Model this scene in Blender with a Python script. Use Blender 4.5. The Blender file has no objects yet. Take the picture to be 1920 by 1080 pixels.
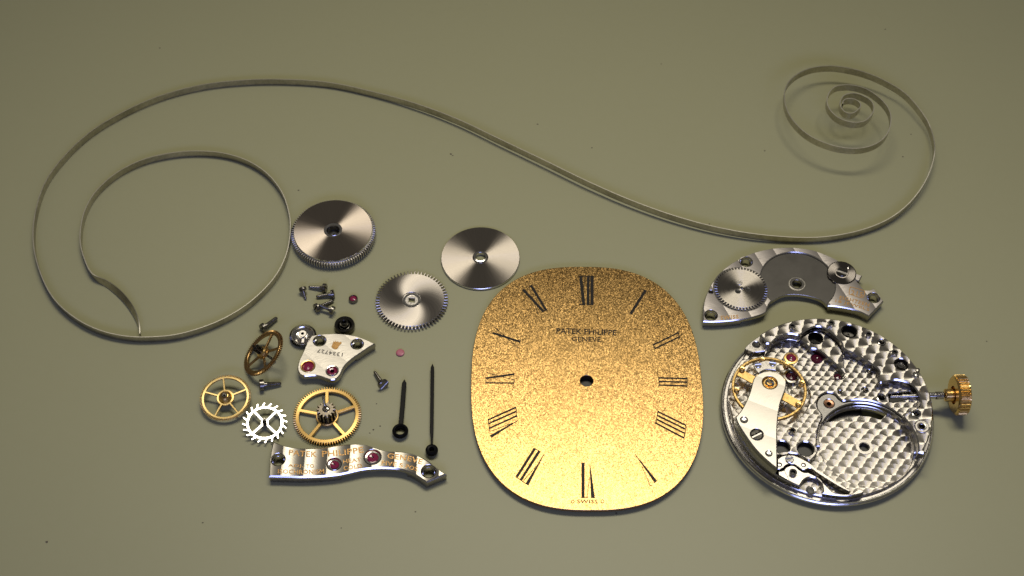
import bpy, math, random
from mathutils import Vector, Matrix
from mathutils.geometry import tessellate_polygon
random.seed(7)
R = math.radians
PI = math.pi
SC = bpy.context.scene
COL = SC.collection

# ------------------------------------------------------------------ camera (1 unit = 1 cm)
PITCH, FPX, DIST = 53.0, 2750.0, 15.28
cd = bpy.data.cameras.new('camera')
cam = bpy.data.objects.new('camera', cd); COL.objects.link(cam)
cam.location = (0, -DIST * math.cos(R(PITCH)), DIST * math.sin(R(PITCH)))
cam.rotation_euler = (R(90 - PITCH), 0, 0)
cd.sensor_width = 36; cd.lens = 36 * FPX / 1920
cd.clip_start = 0.1; cd.clip_end = 500
cd.dof.use_dof = True; cd.dof.focus_distance = 14.7; cd.dof.aperture_fstop = 1.1
SC.camera = cam
CROT = Matrix.Rotation(R(90 - PITCH), 3, 'X')
CLOC = Vector(cam.location)

# ------------------------------------------------------------------ world and lamps
w = bpy.data.worlds.new('World'); SC.world = w; w.use_nodes = True
bg = w.node_tree.nodes['Background']
bg.inputs[0].default_value = (1.0, 0.93, 0.80, 1); bg.inputs[1].default_value = 0.085

def area(name, loc, target, size, power, color, spread=180, size_y=None, shape='ELLIPSE'):
    l = bpy.data.lights.new(name, 'AREA'); l.shape = shape; l.size = size; l.size_y = size_y or size
    l.energy = power; l.color = color; l.spread = R(spread)
    o = bpy.data.objects.new(name, l); COL.objects.link(o); o.location = loc
    d = Vector(target) - Vector(loc)
    o.rotation_euler = d.to_track_quat('-Z', 'Y').to_euler()
    return o
area('bench_lamp', (1.7, 6.3, 21.6), (0.5, -1.3, 0), 15.0, 440, (1.0, 0.925, 0.755), 70, 4.8, 'RECTANGLE')
area('blue_fill_light', (2, -27, 17), (0, 0, 0), 26, 480, (0.38, 0.44, 1.0), 70, 7)  # added blue fill with no real source; tints the bevels facing the camera

SC.view_settings.view_transform = 'Standard'; SC.view_settings.look = 'None'
SC.view_settings.exposure = 0; SC.view_settings.gamma = 1
SC.cycles.max_bounces = 6; SC.cycles.caustics_reflective = False; SC.cycles.caustics_refractive = False

# ------------------------------------------------------------------ photo pixel -> point on a level plane
def ray(px, py):
    return CROT @ Vector(((px - 960) / FPX, -(py - 540) / FPX, -1))
def P(px, py, z=0.0):
    d = ray(px, py); t = (z - CLOC.z) / d.z
    return CLOC + d * t
def S(px, py, z=0.0):                      # units per pixel there
    d = ray(px, py); return (z - CLOC.z) / d.z / FPX
FR = {'M': (1340, 580, 2.8432), 'B': (1300, 450, 5.0526), 'C': (1350, 640, 4.152), 'D': (1380, 590, 6.354),
      'E': (1560, 590, 5.4), 'F': (1500, 720, 4.696), 'G': (1700, 680, 9.0), 'H': (1420, 830, 8.727),
      'L': (490, 810, 5.3333), 'T': (530, 590, 7.716), 'W1': (430, 580, 7.717), 'W2': (360, 690, 7.2),
      'W3': (540, 710, 8.307), 'SC': (540, 510, 8.306), 'BD': (530, 360, 6.747), 'RW': (690, 410, 4.91),
      'HN': (680, 630, 4.5), 'DA': (870, 480, 4.154), 'DB': (870, 720, 4.154), 'SP': (1440, 100, 4.3206),
      'SL': (40, 250, 2.6333), 'X': (0, 0, 1.0)}
def fx(f, x, y):
    ox, oy, s = FR[f]; return ox + x / s, oy + y / s
def Q(f, x, y, z=0.0):
    return P(*fx(f, x, y), z)
def U(f, r, x, y, z=0.0):                  # length r (in that enlargement) as units
    return r / FR[f][2] * S(*fx(f, x, y), z)
def tr(f, pts, z):                         # traced list -> world xy, keeps corner flags
    out = []
    for p in pts:
        v = Q(f, p[0], p[1], z); out.append((v.x, v.y) + tuple(p[2:3]))
    return out

# ------------------------------------------------------------------ 2D helpers
def cr(pts, n=5, closed=True):
    pts = [tuple(p) if len(p) > 2 else (p[0], p[1], 0) for p in pts]
    N = len(pts); out = []
    rng = range(N) if closed else range(N - 1)
    for i in rng:
        p1, p2 = pts[i], pts[(i + 1) % N]
        p0 = pts[i - 1] if (closed or i > 0) else p1
        p3 = pts[(i + 2) % N] if (closed or i + 2 < N) else p2
        if p1[2]: p0 = p1
        if p2[2]: p3 = p2
        if p1[2] and p2[2]:
            out.append(p1[:2]); continue
        for k in range(n):
            t = k / n; t2 = t * t; t3 = t2 * t
            out.append(tuple(0.5 * (2 * p1[a] + (p2[a] - p0[a]) * t + (2 * p0[a] - 5 * p1[a] + 4 * p2[a] - p3[a]) * t2
                             + (3 * p1[a] - p0[a] - 3 * p2[a] + p3[a]) * t3) for a in (0, 1)))
    if not closed: out.append(pts[-1][:2])
    return out
def sarea(p):
    return sum(p[i - 1][0] * p[i][1] - p[i][0] * p[i - 1][1] for i in range(len(p))) / 2
def ccw(p): return list(p) if sarea(p) > 0 else list(p)[::-1]
def cw(p): return list(p) if sarea(p) < 0 else list(p)[::-1]
def circ(c, r, n=40, a0=0, a1=2 * PI):
    full = abs(a1 - a0 - 2 * PI) < 1e-6
    m = n if full else n - 1
    return [(c[0] + r * math.cos(a0 + (a1 - a0) * k / m), c[1] + r * math.sin(a0 + (a1 - a0) * k / m)) for k in range(n)]
def inset(p, d):
    out = []; N = len(p)
    for i in range(N):
        a, b, c = Vector(p[i - 1][:2]), Vector(p[i][:2]), Vector(p[(i + 1) % N][:2])
        u, v = (b - a), (c - b)
        if u.length < 1e-9 or v.length < 1e-9: out.append((b.x, b.y)); continue
        u.normalize(); v.normalize()
        nrm = Vector((-u.y - v.y, u.x + v.x))
        if nrm.length < 1e-6: out.append((b.x, b.y)); continue
        nrm.normalize()
        k = max(0.45, nrm.dot(Vector((-u.y, u.x))))
        out.append((b.x + nrm.x * d / k, b.y + nrm.y * d / k))
    return out

# ------------------------------------------------------------------ mesh collector
class G:
    def __init__(s): s.v = []; s.f = []; s.m = []; s.sm = []
    def face(s, ids, m=0, smooth=False): s.f.append(tuple(ids)); s.m.append(m); s.sm.append(smooth)
    def strip(s, A, B, m=0, closed=True, ang=32):      # A above B; both go the same way, material on the left
        N = len(A); idA = []; idB = []
        def add(i): s.v.append(tuple(A[i])); s.v.append(tuple(B[i])); return len(s.v) - 2
        prev = None; first = None
        corner = []
        for i in range(N):
            a, b, c = Vector(A[i - 1]), Vector(A[i]), Vector(A[(i + 1) % N])
            u, v = b - a, c - b
            corner.append(u.length > 1e-9 and v.length > 1e-9 and u.angle(v, 0) > R(ang))
        start = [add(i) for i in range(N)]
        out = [start[i] if not corner[i] else add(i) for i in range(N)]   # outgoing id
        for i in range(N if closed else N - 1):
            j = (i + 1) % N
            a, b = out[i], start[j]
            s.face((a + 1, b + 1, b, a), m, True)
    def cap(s, loops, z, up=True, m=0):
        base = len(s.v); flat = [p for l in loops for p in l]
        for p in flat: s.v.append((p[0], p[1], z))
        tris = tessellate_polygon([[Vector((p[0], p[1], 0)) for p in l] for l in loops])
        for t in tris:
            a, b, c = (flat[i] for i in t)
            ar = (b[0] - a[0]) * (c[1] - a[1]) - (c[0] - a[0]) * (b[1] - a[1])
            if abs(ar) < 1e-13: continue
            t = t if (ar > 0) == up else t[::-1]
            s.face([base + i for i in t], m, False)
    def plate(s, outer, holes, z0, z1, bev=0.004, m=0, mb=1, mw=1, hbev=None, bottom=True):
        outer = ccw(outer); holes = [cw(h) for h in holes]
        tops = []
        for k, l in enumerate([outer] + holes):
            b = bev if (k == 0 or hbev is None) else hbev
            top = inset(l, b) if b > 0 else l
            tops.append(top)
            if b > 0:
                s.strip([(p[0], p[1], z1) for p in top], [(p[0], p[1], z1 - b) for p in l], mb)
            s.strip([(p[0], p[1], z1 - b) for p in l], [(p[0], p[1], z0) for p in l], mw)
        s.cap(tops, z1, True, m)
        if bottom: s.cap([outer] + holes, z0, False, mw)
        return s
    def lathe(s, prof, c=(0, 0, 0), n=40, m=0, ax=None, closed=False):   # prof: (r,z) or (r,z,mat); outside on the right going down
        M = Matrix.Identity(3)
        if ax is not None: M = Vector((0, 0, 1)).rotation_difference(Vector(ax)).to_matrix()
        c = Vector(c)
        prof = list(prof) + ([prof[0]] if closed else [])
        for a, b in zip(prof, prof[1:]):
            mm = a[2] if len(a) > 2 else m
            base = len(s.v); ra, rb = a[0], b[0]
            for k in range(n):
                t = 2 * PI * k / n
                for r_, z_ in ((ra, a[1]), (rb, b[1])):
                    s.v.append(tuple(c + M @ Vector((r_ * math.cos(t), r_ * math.sin(t), z_))))
            for k in range(n):
                i, j = base + 2 * k, base + 2 * ((k + 1) % n)
                if ra < 1e-7: s.face((i, i + 1, j + 1), mm, True)
                elif rb < 1e-7: s.face((i, i + 1, j), mm, True)
                else: s.face((i, i + 1, j + 1, j), mm, True)
        return s
    def cyl(s, a, b, r, n=20, m=0, r2=None):
        a, b = Vector(a), Vector(b); L = (b - a).length
        r2 = r if r2 is None else r2
        return s.lathe([(0, L), (r2, L), (r, 0), (0, 0)], a, n, m, (b - a).normalized())
    def box(s, c, size, rz=0, m=0):
        c = Vector(c); x, y, z = (k / 2 for k in size); ca, sa = math.cos(rz), math.sin(rz); b = len(s.v)
        for dz in (-z, z):
            for dx, dy in ((-x, -y), (x, -y), (x, y), (-x, y)):
                s.v.append((c.x + dx * ca - dy * sa, c.y + dx * sa + dy * ca, c.z + dz))
        for f in ((3, 2, 1, 0), (4, 5, 6, 7), (0, 1, 5, 4), (1, 2, 6, 5), (2, 3, 7, 6), (3, 0, 4, 7)):
            s.face([b + i for i in f], m, False)
        return s

WLOC = {}
def add(name, g, mats, parent=None, o=(0, 0, 0), local=False):
    """g is in coordinates relative to o; o is a world point (or the parent's own frame if local)."""
    me = bpy.data.meshes.new(name); me.from_pydata([tuple(v) for v in g.v], [], g.f)
    for m in (mats if isinstance(mats, (list, tuple)) else [mats]): me.materials.append(m)
    me.polygons.foreach_set('material_index', [min(k, len(me.materials) - 1) for k in g.m])
    me.polygons.foreach_set('use_smooth', g.sm); me.update()
    ob = bpy.data.objects.new(name, me); COL.objects.link(ob)
    o = Vector(o)
    if parent is not None:
        ob.parent = parent
        if not local: o = o - WLOC[parent.name]; WLOC[ob.name] = o + WLOC[parent.name]
        else: WLOC[ob.name] = WLOC[parent.name] + o
    else: WLOC[ob.name] = o
    ob.location = o
    return ob
def rel(pts, o): return [(p[0] - o[0], p[1] - o[1]) for p in pts]
def thing(name, label, cat, loc=(0, 0, 0), group=None, normal=None, spin=0):
    e = bpy.data.objects.new(name, None); COL.objects.link(e); e.empty_display_size = 0.2
    e.location = loc; WLOC[e.name] = Vector(loc)
    if normal is not None:
        q = Vector((0, 0, 1)).rotation_difference(Vector(normal))
        e.rotation_mode = 'QUATERNION'; e.rotation_quaternion = q
    tag(e, label, cat, group); return e
def tag(o, label, cat, group=None):
    o['label'] = label; o['category'] = cat
    if group: o['group'] = group
    return o

# ------------------------------------------------------------------ materials
class NT:
    def __init__(s, name):
        s.mat = bpy.data.materials.new(name); s.mat.use_nodes = True
        s.t = s.mat.node_tree; s.p = s.t.nodes['Principled BSDF']
    def n(s, kind, **kw):
        x = s.t.nodes.new(kind)
        for k, v in kw.items(): setattr(x, k, v)
        return x
    def put(s, sock, v):
        if isinstance(v, bpy.types.NodeSocket): s.t.links.new(v, sock)
        elif v is not None: sock.default_value = v
    def m(s, op, a, b=None, c=None):
        x = s.n('ShaderNodeMath', operation=op)
        for i, v in enumerate((a, b, c)):
            if v is not None: s.put(x.inputs[i], v)
        return x.outputs[0]
    def v(s, op, a, b=None, scale=None):
        x = s.n('ShaderNodeVectorMath', operation=op)
        s.put(x.inputs[0], a)
        if b is not None: s.put(x.inputs[1], b)
        if scale is not None: s.put(x.inputs['Scale'], scale)
        return x.outputs['Value'] if op in ('LENGTH', 'DOT_PRODUCT', 'DISTANCE') else x.outputs[0]
    def xyz(s, a, b, c=0.0):
        x = s.n('ShaderNodeCombineXYZ'); s.put(x.inputs[0], a); s.put(x.inputs[1], b); s.put(x.inputs[2], c); return x.outputs[0]
    def sep(s, a):
        x = s.n('ShaderNodeSeparateXYZ'); s.put(x.inputs[0], a); return x.outputs
    def obj(s): return s.n('ShaderNodeTexCoord').outputs['Object']
    def noise(s, vec, scale, detail=2, rough=0.5):
        x = s.n('ShaderNodeTexNoise'); s.put(x.inputs['Vector'], vec); x.inputs['Scale'].default_value = scale
        x.inputs['Detail'].default_value = detail; x.inputs['Roughness'].default_value = rough; return x
    def ramp(s, f, lo, hi, a, b):
        x = s.n('ShaderNodeMapRange'); s.put(x.inputs[0], f)
        for i, v in enumerate((lo, hi, a, b)): x.inputs[i + 1].default_value = v
        return x.outputs[0]
    def mix(s, f, a, b):
        x = s.n('ShaderNodeMix', data_type='RGBA'); s.put(x.inputs[0], f); s.put(x.inputs[6], a); s.put(x.inputs[7], b); return x.outputs[2]
    def bump(s, h, strength, dist=0.001):
        x = s.n('ShaderNodeBump'); s.put(x.inputs['Height'], h); x.inputs['Strength'].default_value = strength
        x.inputs['Distance'].default_value = dist; s.put(s.p.inputs['Normal'], x.outputs[0])
    def base(s, col=None, metal=None, rough=None, **kw):
        if col is not None: s.put(s.p.inputs['Base Color'], col if isinstance(col, bpy.types.NodeSocket) else (*col, 1))
        if metal is not None: s.p.inputs['Metallic'].default_value = metal
        if rough is not None: s.put(s.p.inputs['Roughness'], rough)
        for k, v in kw.items(): s.put(s.p.inputs[k], v)
        return s.mat
def glossy(t, col, rough, aniso, tangent=None, normal=None):
    b = t.n('ShaderNodeBsdfAnisotropic', distribution='BECKMANN')
    t.put(b.inputs['Color'], col); t.put(b.inputs['Roughness'], rough); b.inputs['Anisotropy'].default_value = aniso
    if tangent is not None: t.put(b.inputs['Tangent'], tangent)
    if normal is not None: t.put(b.inputs['Normal'], normal)
    out = [n for n in t.t.nodes if n.type == 'OUTPUT_MATERIAL'][0]
    t.t.nodes.remove(t.p); t.t.links.new(b.outputs[0], out.inputs['Surface'])
    return t.mat
def metal(name, col, rough, grain=0.12, gscale=40):
    t = NT(name); nz = t.noise(t.obj(), gscale, 3)
    t.base(None, 1.0, t.ramp(nz.outputs[0], 0.3, 0.7, rough * (1 - grain * 2), rough * (1 + grain * 2)))
    t.base(t.mix(nz.outputs[0], (*[c * (1 - grain) for c in col], 1), (*[min(1, c * (1 + grain)) for c in col], 1)))
    return t.mat
STEEL = (0.66, 0.63, 0.60)
M_POL = metal('polished steel', (0.74, 0.72, 0.70), 0.14)
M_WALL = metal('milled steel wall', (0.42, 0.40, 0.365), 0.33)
M_SAT = metal('satin steel', (0.60, 0.57, 0.54), 0.34, 0.15, 60)
M_DARK = metal('dark polished steel', (0.115, 0.11, 0.10), 0.20)
M_SCREW = metal('screw steel', (0.24, 0.225, 0.205), 0.28)
M_PINION = metal('pinion steel', (0.25, 0.215, 0.17), 0.26)
M_WELL = metal('shade-dark recess wall', (0.20, 0.19, 0.175), 0.28)  # wall steel darkened, so the recess shade is in the colour
M_EDGE = metal('lit spring edge', (0.62, 0.59, 0.52), 0.40, 0.03, 20)  # paler steel paints the bright highlight along the ribbon's top edge
M_GRIT = metal('sandblasted steel', (0.36, 0.345, 0.33), 0.42, 0.25, 160)
M_GOLD = metal('gold', (0.86, 0.58, 0.22), 0.26)
M_GOLDS = metal('satin gold', (0.80, 0.53, 0.20), 0.34)
M_GOLDD = metal('brown aged brass', (0.46, 0.29, 0.12), 0.32)
M_BRONZE = metal('bronze bush', (0.40, 0.22, 0.14), 0.35)
M_PRINTG = metal('gilt engraving', (0.46, 0.275, 0.11), 0.50, 0.25, 120)
def flat(name, col, rough, **kw):
    t = NT(name); nz = t.noise(t.obj(), 50, 2)
    return t.base(t.mix(nz.outputs[0], (*[c * 0.85 for c in col], 1), (*[c * 1.15 for c in col], 1)), 0, rough, **kw)
M_BLACK = flat('black lacquer', (0.006, 0.006, 0.006), 0.36, **{'Specular IOR Level': 0.10})
M_INK = flat('black print', (0.010, 0.008, 0.007), 0.45, **{'Specular IOR Level': 0.22})
M_ENG = flat('dark engraving', (0.16, 0.14, 0.11), 0.5)
M_HOLE = flat('shade-dark hole', (0.02, 0.018, 0.014), 0.35)  # near-black colour stands in for the shade inside holes
M_RUBY = flat('ruby', (0.30, 0.022, 0.075), 0.10, **{'Coat Weight': 0.5})
M_RUBYD = flat('dark ruby', (0.085, 0.006, 0.022), 0.08, **{'Coat Weight': 0.5})
M_PINK = flat('pale pink jewel', (0.56, 0.165, 0.215), 0.3)
M_DUST = flat('grey dust', (0.16, 0.14, 0.10), 0.9)

def radial_metal(name, col, rough, aniso, twist=0.0, swirl=0.0, across=False):
    """brushed disc: scratches run out from the disc's own centre (or round it if across)"""
    t = NT(name); o = t.obj(); x, y, z = t.sep(o)
    r = t.m('SQRT', t.m('ADD', t.m('MULTIPLY', x, x), t.m('MULTIPLY', y, y)))
    ang = t.m('ARCTAN2', y, x)
    a2 = t.m('ADD', t.m('ADD', ang, twist + (0 if across else PI / 2)), t.m('MULTIPLY', r, swirl))
    tg = t.xyz(t.m('COSINE', a2), t.m('SINE', a2))
    vt = t.n('ShaderNodeVectorTransform', vector_type='VECTOR', convert_from='OBJECT', convert_to='WORLD'); t.put(vt.inputs[0], tg)
    if across: st = t.noise(t.xyz(t.m('MULTIPLY', r, 60), t.m('MULTIPLY', ang, 0.6)), 1.0, 3)
    else: st = t.noise(t.xyz(t.m('MULTIPLY', t.m('COSINE', t.m('ADD', ang, t.m('MULTIPLY', r, swirl))), 38), t.m('MULTIPLY', t.m('SINE', t.m('ADD', ang, t.m('MULTIPLY', r, swirl))), 38), t.m('MULTIPLY', r, 3)), 1.0, 4, 0.65)
    return glossy(t, t.mix(st.outputs[0], (*[c * 0.72 for c in col], 1), (*[min(1, c * 1.2) for c in col], 1)), t.ramp(st.outputs[0], .25, .75, rough * .88, rough * 1.12), -aniso, vt.outputs[0])
M_SUN = radial_metal('sunray brushed steel', (0.49, 0.425, 0.37), 0.42, 0.70)
M_SUN2 = radial_metal('sunray brushed steel, fine', (0.50, 0.45, 0.40), 0.42, 0.70)
M_SWIRL = radial_metal('swirl brushed steel', (0.49, 0.45, 0.415), 0.44, 0.66, 1.23, 3.5)
M_CROSS = radial_metal('circular brushed steel', (0.46, 0.425, 0.385), 0.43, 0.70, 0, 0, True)
M_GCIRC = radial_metal('circular brushed gold', (0.80, 0.52, 0.185), 0.42, 0.5, 0, 0, True)
M_GCIRC2 = radial_metal('circular brushed pale gold', (0.90, 0.63, 0.27), 0.44, 0.4, 0, 0, True)

def stripes(name, col, rough, ang, spacing, off, amp, bend=0.0, mid=0.30):
    """wave-cut stripes: each stripe is milled slightly out of level"""
    t = NT(name); x, y, z = t.sep(t.obj())
    ca, sa = math.cos(ang), math.sin(ang)
    s = t.m('ADD', t.m('MULTIPLY', x, ca), t.m('MULTIPLY', y, sa)); q = t.m('ADD', t.m('MULTIPLY', x, -sa), t.m('MULTIPLY', y, ca))
    s = t.m('ADD', s, t.m('MULTIPLY', t.m('MULTIPLY', q, q), bend))
    fr = t.m('FRACT', t.m('DIVIDE', t.m('SUBTRACT', s, off), spacing))
    geo = t.n('ShaderNodeNewGeometry'); nrm = geo.outputs['Normal']
    up = t.m('GREATER_THAN', t.sep(nrm)[2], 0.95)
    k = t.m('MULTIPLY', t.m('MULTIPLY', t.m('SUBTRACT', fr, mid), amp), up)
    # arc scratches across the stripe
    lines = t.noise(t.xyz(t.m('MULTIPLY', t.m('ADD', q, t.m('MULTIPLY', t.m('MULTIPLY', fr, fr), spacing * 0.9)), 110), t.m('MULTIPLY', s, 14)), 1, 3)
    k2 = t.m('MULTIPLY', t.m('MULTIPLY', t.m('SUBTRACT', lines.outputs[0], 0.5), 0.22), up)
    n2 = t.v('NORMALIZE', t.v('ADD', nrm, t.xyz(t.m('ADD', t.m('MULTIPLY', k, ca), t.m('MULTIPLY', k2, -sa)), t.m('ADD', t.m('MULTIPLY', k, sa), t.m('MULTIPLY', k2, ca)), 0)))
    t.put(t.p.inputs['Normal'], n2)
    t.base(t.mix(lines.outputs[0], (*[c * .85 for c in col], 1), (*[min(1, c * 1.12) for c in col], 1)), 1, rough)
    return t.mat

def perlage(name, du, dv, r, col=(0.73, 0.685, 0.63), rough=0.45, aniso=0.69, rot=0.0, off=(0, 0)):
    """overlapping circular-grained spots: for every point find the topmost spot and brush it round that spot's centre"""
    t = NT(name); x, y, z = t.sep(t.obj())
    ca, sa = math.cos(rot), math.sin(rot)
    u = t.m('ADD', t.m('ADD', t.m('MULTIPLY', x, ca), t.m('MULTIPLY', y, sa)), off[0])
    v = t.m('ADD', t.m('SUBTRACT', t.m('MULTIPLY', y, ca), t.m('MULTIPLY', x, sa)), off[1])
    j0 = t.m('FLOOR', t.m('DIVIDE', v, dv))
    cu = cv = None; idv = None
    span = int(math.ceil(r / dv))
    for dj in range(span, -span, -1):                # lower rows lie on top
        j = t.m('ADD', j0, float(dj)); cy = t.m('MULTIPLY', j, dv)
        sh = t.m('MULTIPLY', t.m('ABSOLUTE', t.m('MODULO', j, 2.0)), 0.5)
        jit = t.m('MULTIPLY', t.m('SINE', t.m('MULTIPLY', j, 12.9)), 0.2)
        sh = t.m('ADD', sh, jit)
        i0 = t.m('FLOOR', t.m('SUBTRACT', t.m('DIVIDE', u, du), sh))
        for di in (0.0, 1.0):
            i = t.m('ADD', i0, di)
            wob = t.m('MULTIPLY', t.m('SINE', t.m('ADD', t.m('MULTIPLY', i, 37.3), t.m('MULTIPLY', j, 23.7))), du * 0.15)
            cx = t.m('ADD', t.m('MULTIPLY', t.m('ADD', i, sh), du), wob)
            cyw = t.m('ADD', cy, t.m('MULTIPLY', wob, 0.7))
            du_, dv_ = t.m('SUBTRACT', u, cx), t.m('SUBTRACT', v, cyw)
            ins = t.m('LESS_THAN', t.m('ADD', t.m('MULTIPLY', du_, du_), t.m('MULTIPLY', dv_, dv_)), r * r)
            if cu is None: cu, cv = du_, dv_; idv = wob
            else:
                cu = t.m('MULTIPLY_ADD', t.m('SUBTRACT', du_, cu), ins, cu)
                cv = t.m('MULTIPLY_ADD', t.m('SUBTRACT', dv_, cv), ins, cv)
    d = t.m('SQRT', t.m('ADD', t.m('MULTIPLY', cu, cu), t.m('MULTIPLY', cv, cv)))
    tx = t.m('SUBTRACT', t.m('MULTIPLY', cu, ca), t.m('MULTIPLY', cv, sa)); ty = t.m('ADD', t.m('MULTIPLY', cu, sa), t.m('MULTIPLY', cv, ca))
    rings = t.noise(t.xyz(t.m('MULTIPLY', d, 150), t.m('MULTIPLY', t.m('ARCTAN2', cv, cu), 0.4)), 1, 2)
    soft = t.noise(t.obj(), 9, 3)
    rg = t.m('ADD', t.m('MULTIPLY', rings.outputs[0], .75), t.m('MULTIPLY', soft.outputs[0], .25))
    return glossy(t, t.mix(rg, (*[c * .60 for c in col], 1), (*[min(1, c * 1.30) for c in col], 1)), rough, -aniso, t.xyz(tx, ty, 0.0))
M_PERL_BIG = perlage('large spotted plate', 0.132, 0.090, 0.100, rot=0.18)
M_PERL_MID = perlage('spotted plate', 0.086, 0.054, 0.062, rot=-0.04)
M_PERL_FLOOR = perlage('fine spotted plate', 0.118, 0.064, 0.080, rot=-0.06)

def dial_gold():
    t = NT('grained gold dial'); o = t.obj()
    vo = t.n('ShaderNodeTexVoronoi'); t.put(vo.inputs['Vector'], o); vo.inputs['Scale'].default_value = 125
    nz = t.noise(t.v('MULTIPLY', o, (1.0, 0.55, 1.0)), 150, 2, 0.6)
    geo = t.n('ShaderNodeNewGeometry'); nrm = geo.outputs['Normal']
    up = t.m('GREATER_THAN', t.sep(nrm)[2], 0.9)
    tilt = t.v('ADD', t.v('SCALE', t.v('SUBTRACT', vo.outputs['Color'], (0.5, 0.5, 0.5)), scale=0.09), t.v('SCALE', t.v('SUBTRACT', nz.outputs['Color'], (0.5, 0.5, 0.5)), scale=0.15))
    x, y, z = t.sep(tilt)
    n2 = t.v('NORMALIZE', t.v('ADD', nrm, t.v('SCALE', t.xyz(x, y, 0.0), scale=up)))
    big = t.noise(o, 3.5, 3)
    return glossy(t, t.mix(big.outputs[0], (0.445, 0.268, 0.095, 1), (0.515, 0.328, 0.128, 1)), 0.300, 0.0, None, n2)
M_DIAL = dial_gold()
M_DIALEDGE = metal('dial edge', (0.30, 0.20, 0.14), 0.4)

def table_mat():
    t = NT('olive grey bench mat'); o = t.obj()
    a = t.noise(o, 0.35, 3); b = t.noise(o, 90, 2); c = t.noise(o, 9, 3)
    f = t.m('ADD', t.m('MULTIPLY', a.outputs[0], 0.35), t.m('ADD', t.m('MULTIPLY', b.outputs[0], 0.45), t.m('MULTIPLY', c.outputs[0], 0.2)))
    t.base(t.mix(f, (0.376, 0.370, 0.211, 1), (0.426, 0.420, 0.250, 1)), 0, 0.42, **{'Specular IOR Level': 0.35})
    t.bump(b.outputs[0], 0.10, 0.004)
    return t.mat
M_TABLE = table_mat()
def spring_mat():
    t = NT('dull spring steel'); o = t.obj()
    a = t.noise(o, 2.2, 4, 0.7); b = t.noise(o, 40, 2)
    f = t.m('ADD', t.m('MULTIPLY', a.outputs[0], .7), t.m('MULTIPLY', b.outputs[0], .3))
    t.base(t.mix(t.ramp(f, .38, .62, 0, 1), (0.37, 0.35, 0.295, 1), (0.60, 0.57, 0.49, 1)), 1, 0.30)
    return t.mat
M_SPRING = spring_mat()

# ------------------------------------------------------------------ the bench top
g = G(); b = len(g.v)
g.v += [(-60, -45, 0), (60, -45, 0), (60, 60, 0), (-60, 60, 0)]; g.face((0, 1, 2, 3))
tb = add('bench_top', g, M_TABLE); tb['kind'] = 'structure'
g = G()
for (px, py, r) in [(845, 289, 3.2), (849, 292, 1.5), (1110, 277, 1.8), (1008, 233, 1.6), (88, 1016, 3), (700, 806, 2.6), (713, 799, 1.8), (693, 812, 1.5), (560, 357, 2.0), (706, 757, 2.0),
                    (1708, 252, 1.6), (1693, 294, 1.6), (779, 960, 1.6), (1434, 283, 1.6), (1330, 420, 1.4), (380, 980, 1.5), (1240, 120, 1.4), (300, 90, 1.4), (1850, 640, 1.5), (1156, 963, 2.2), (1660, 55, 1.3), (640, 990, 1.3)]:
    c = P(px, py); k = S(px, py) * r
    n = 7; q = [(c.x + k * random.uniform(.5, 1.3) * math.cos(6.283 * i / n), c.y + k * .7 * random.uniform(.5, 1.3) * math.sin(6.283 * i / n)) for i in range(n)]
    g.plate(q, [], 0.0005, 0.004, 0.001, 0, 0, 0, bottom=False)
du = add('dust', g, M_DUST); du['kind'] = 'stuff'

# ------------------------------------------------------------------ gears, screws, lettering
def gear_outline(n, r0, r1, c=(0, 0), a0=0, top=0.22, bot=0.5, lean=0.0):
    out = []
    for k in range(n):
        a = a0 + 2 * PI * k / n; d = 2 * PI / n
        for f, r in ((-bot / 2, r0), (-top / 2 + lean, r1), (top / 2 + lean, r1), (bot / 2, r0)):
            out.append((c[0] + r * math.cos(a + f * d), c[1] + r * math.sin(a + f * d)))
    return out
def windows(angles, rh, ri, w, c=(0, 0), n=14):
    out = []; angles = sorted(a % (2 * PI) for a in angles)
    for k, a in enumerate(angles):
        b = angles[(k + 1) % len(angles)] + (2 * PI if k == len(angles) - 1 else 0)
        dh, dr = math.asin(min(.95, w / rh)), math.asin(w / ri)
        p = circ(c, rh, max(4, n // 2), a + dh, b - dh) + circ(c, ri, n, b - dr, a + dr)
        out.append(p)
    return out
def pinion(g, n, r0, r1, z0, z1, m=0):
    g.plate(gear_outline(n, r0, r1, top=.3, bot=.62), [], z0, z1, 0.002, m, m, m)

def screw_head(g, c, r, h, slot, ang, m=0, base=0.4, ms=None):
    """slotted head standing on c: a lower disc and two cheeks with the slot between them"""
    c = Vector(c)
    g.lathe([(0, h * base), (r, h * base), (r, 0), (0, 0)], c, 28, m if ms is None else ms)
    hw = slot / 2
    for sgn in (1, -1):
        a0 = math.asin(hw / r)
        p = circ((0, 0), r, 16, a0, PI - a0)
        if sgn < 0: p = [(-x, -y) for x, y in p]
        ca, sa = math.cos(ang), math.sin(ang)
        p = [(c.x + x * ca - y * sa, c.y + x * sa + y * ca) for x, y in p]
        g.plate(p, [], c.z + h * base, c.z + h, r * 0.10, m, m, m, bottom=False)
def shank_profile(r, L, taper=0.75, threads=9, plain=0.15, d=0.12):
    pr = []
    z = -L
    pr.append((0, -L)); 
    pts = [(r * 0.45, -L), (r * taper * .9, -L * 0.93)]
    z0, z1 = -L * 0.93, -L * plain
    for k in range(threads):
        za = z0 + (z1 - z0) * k / threads; zb = z0 + (z1 - z0) * (k + .5) / threads
        rr = r * (taper + (1 - taper) * k / threads)
        pts += [(rr * (1 - d), za), (rr, zb)]
    pts += [(r, z1), (r, 0)]
    return ([(0, -L)] + pts)[::-1]

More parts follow.
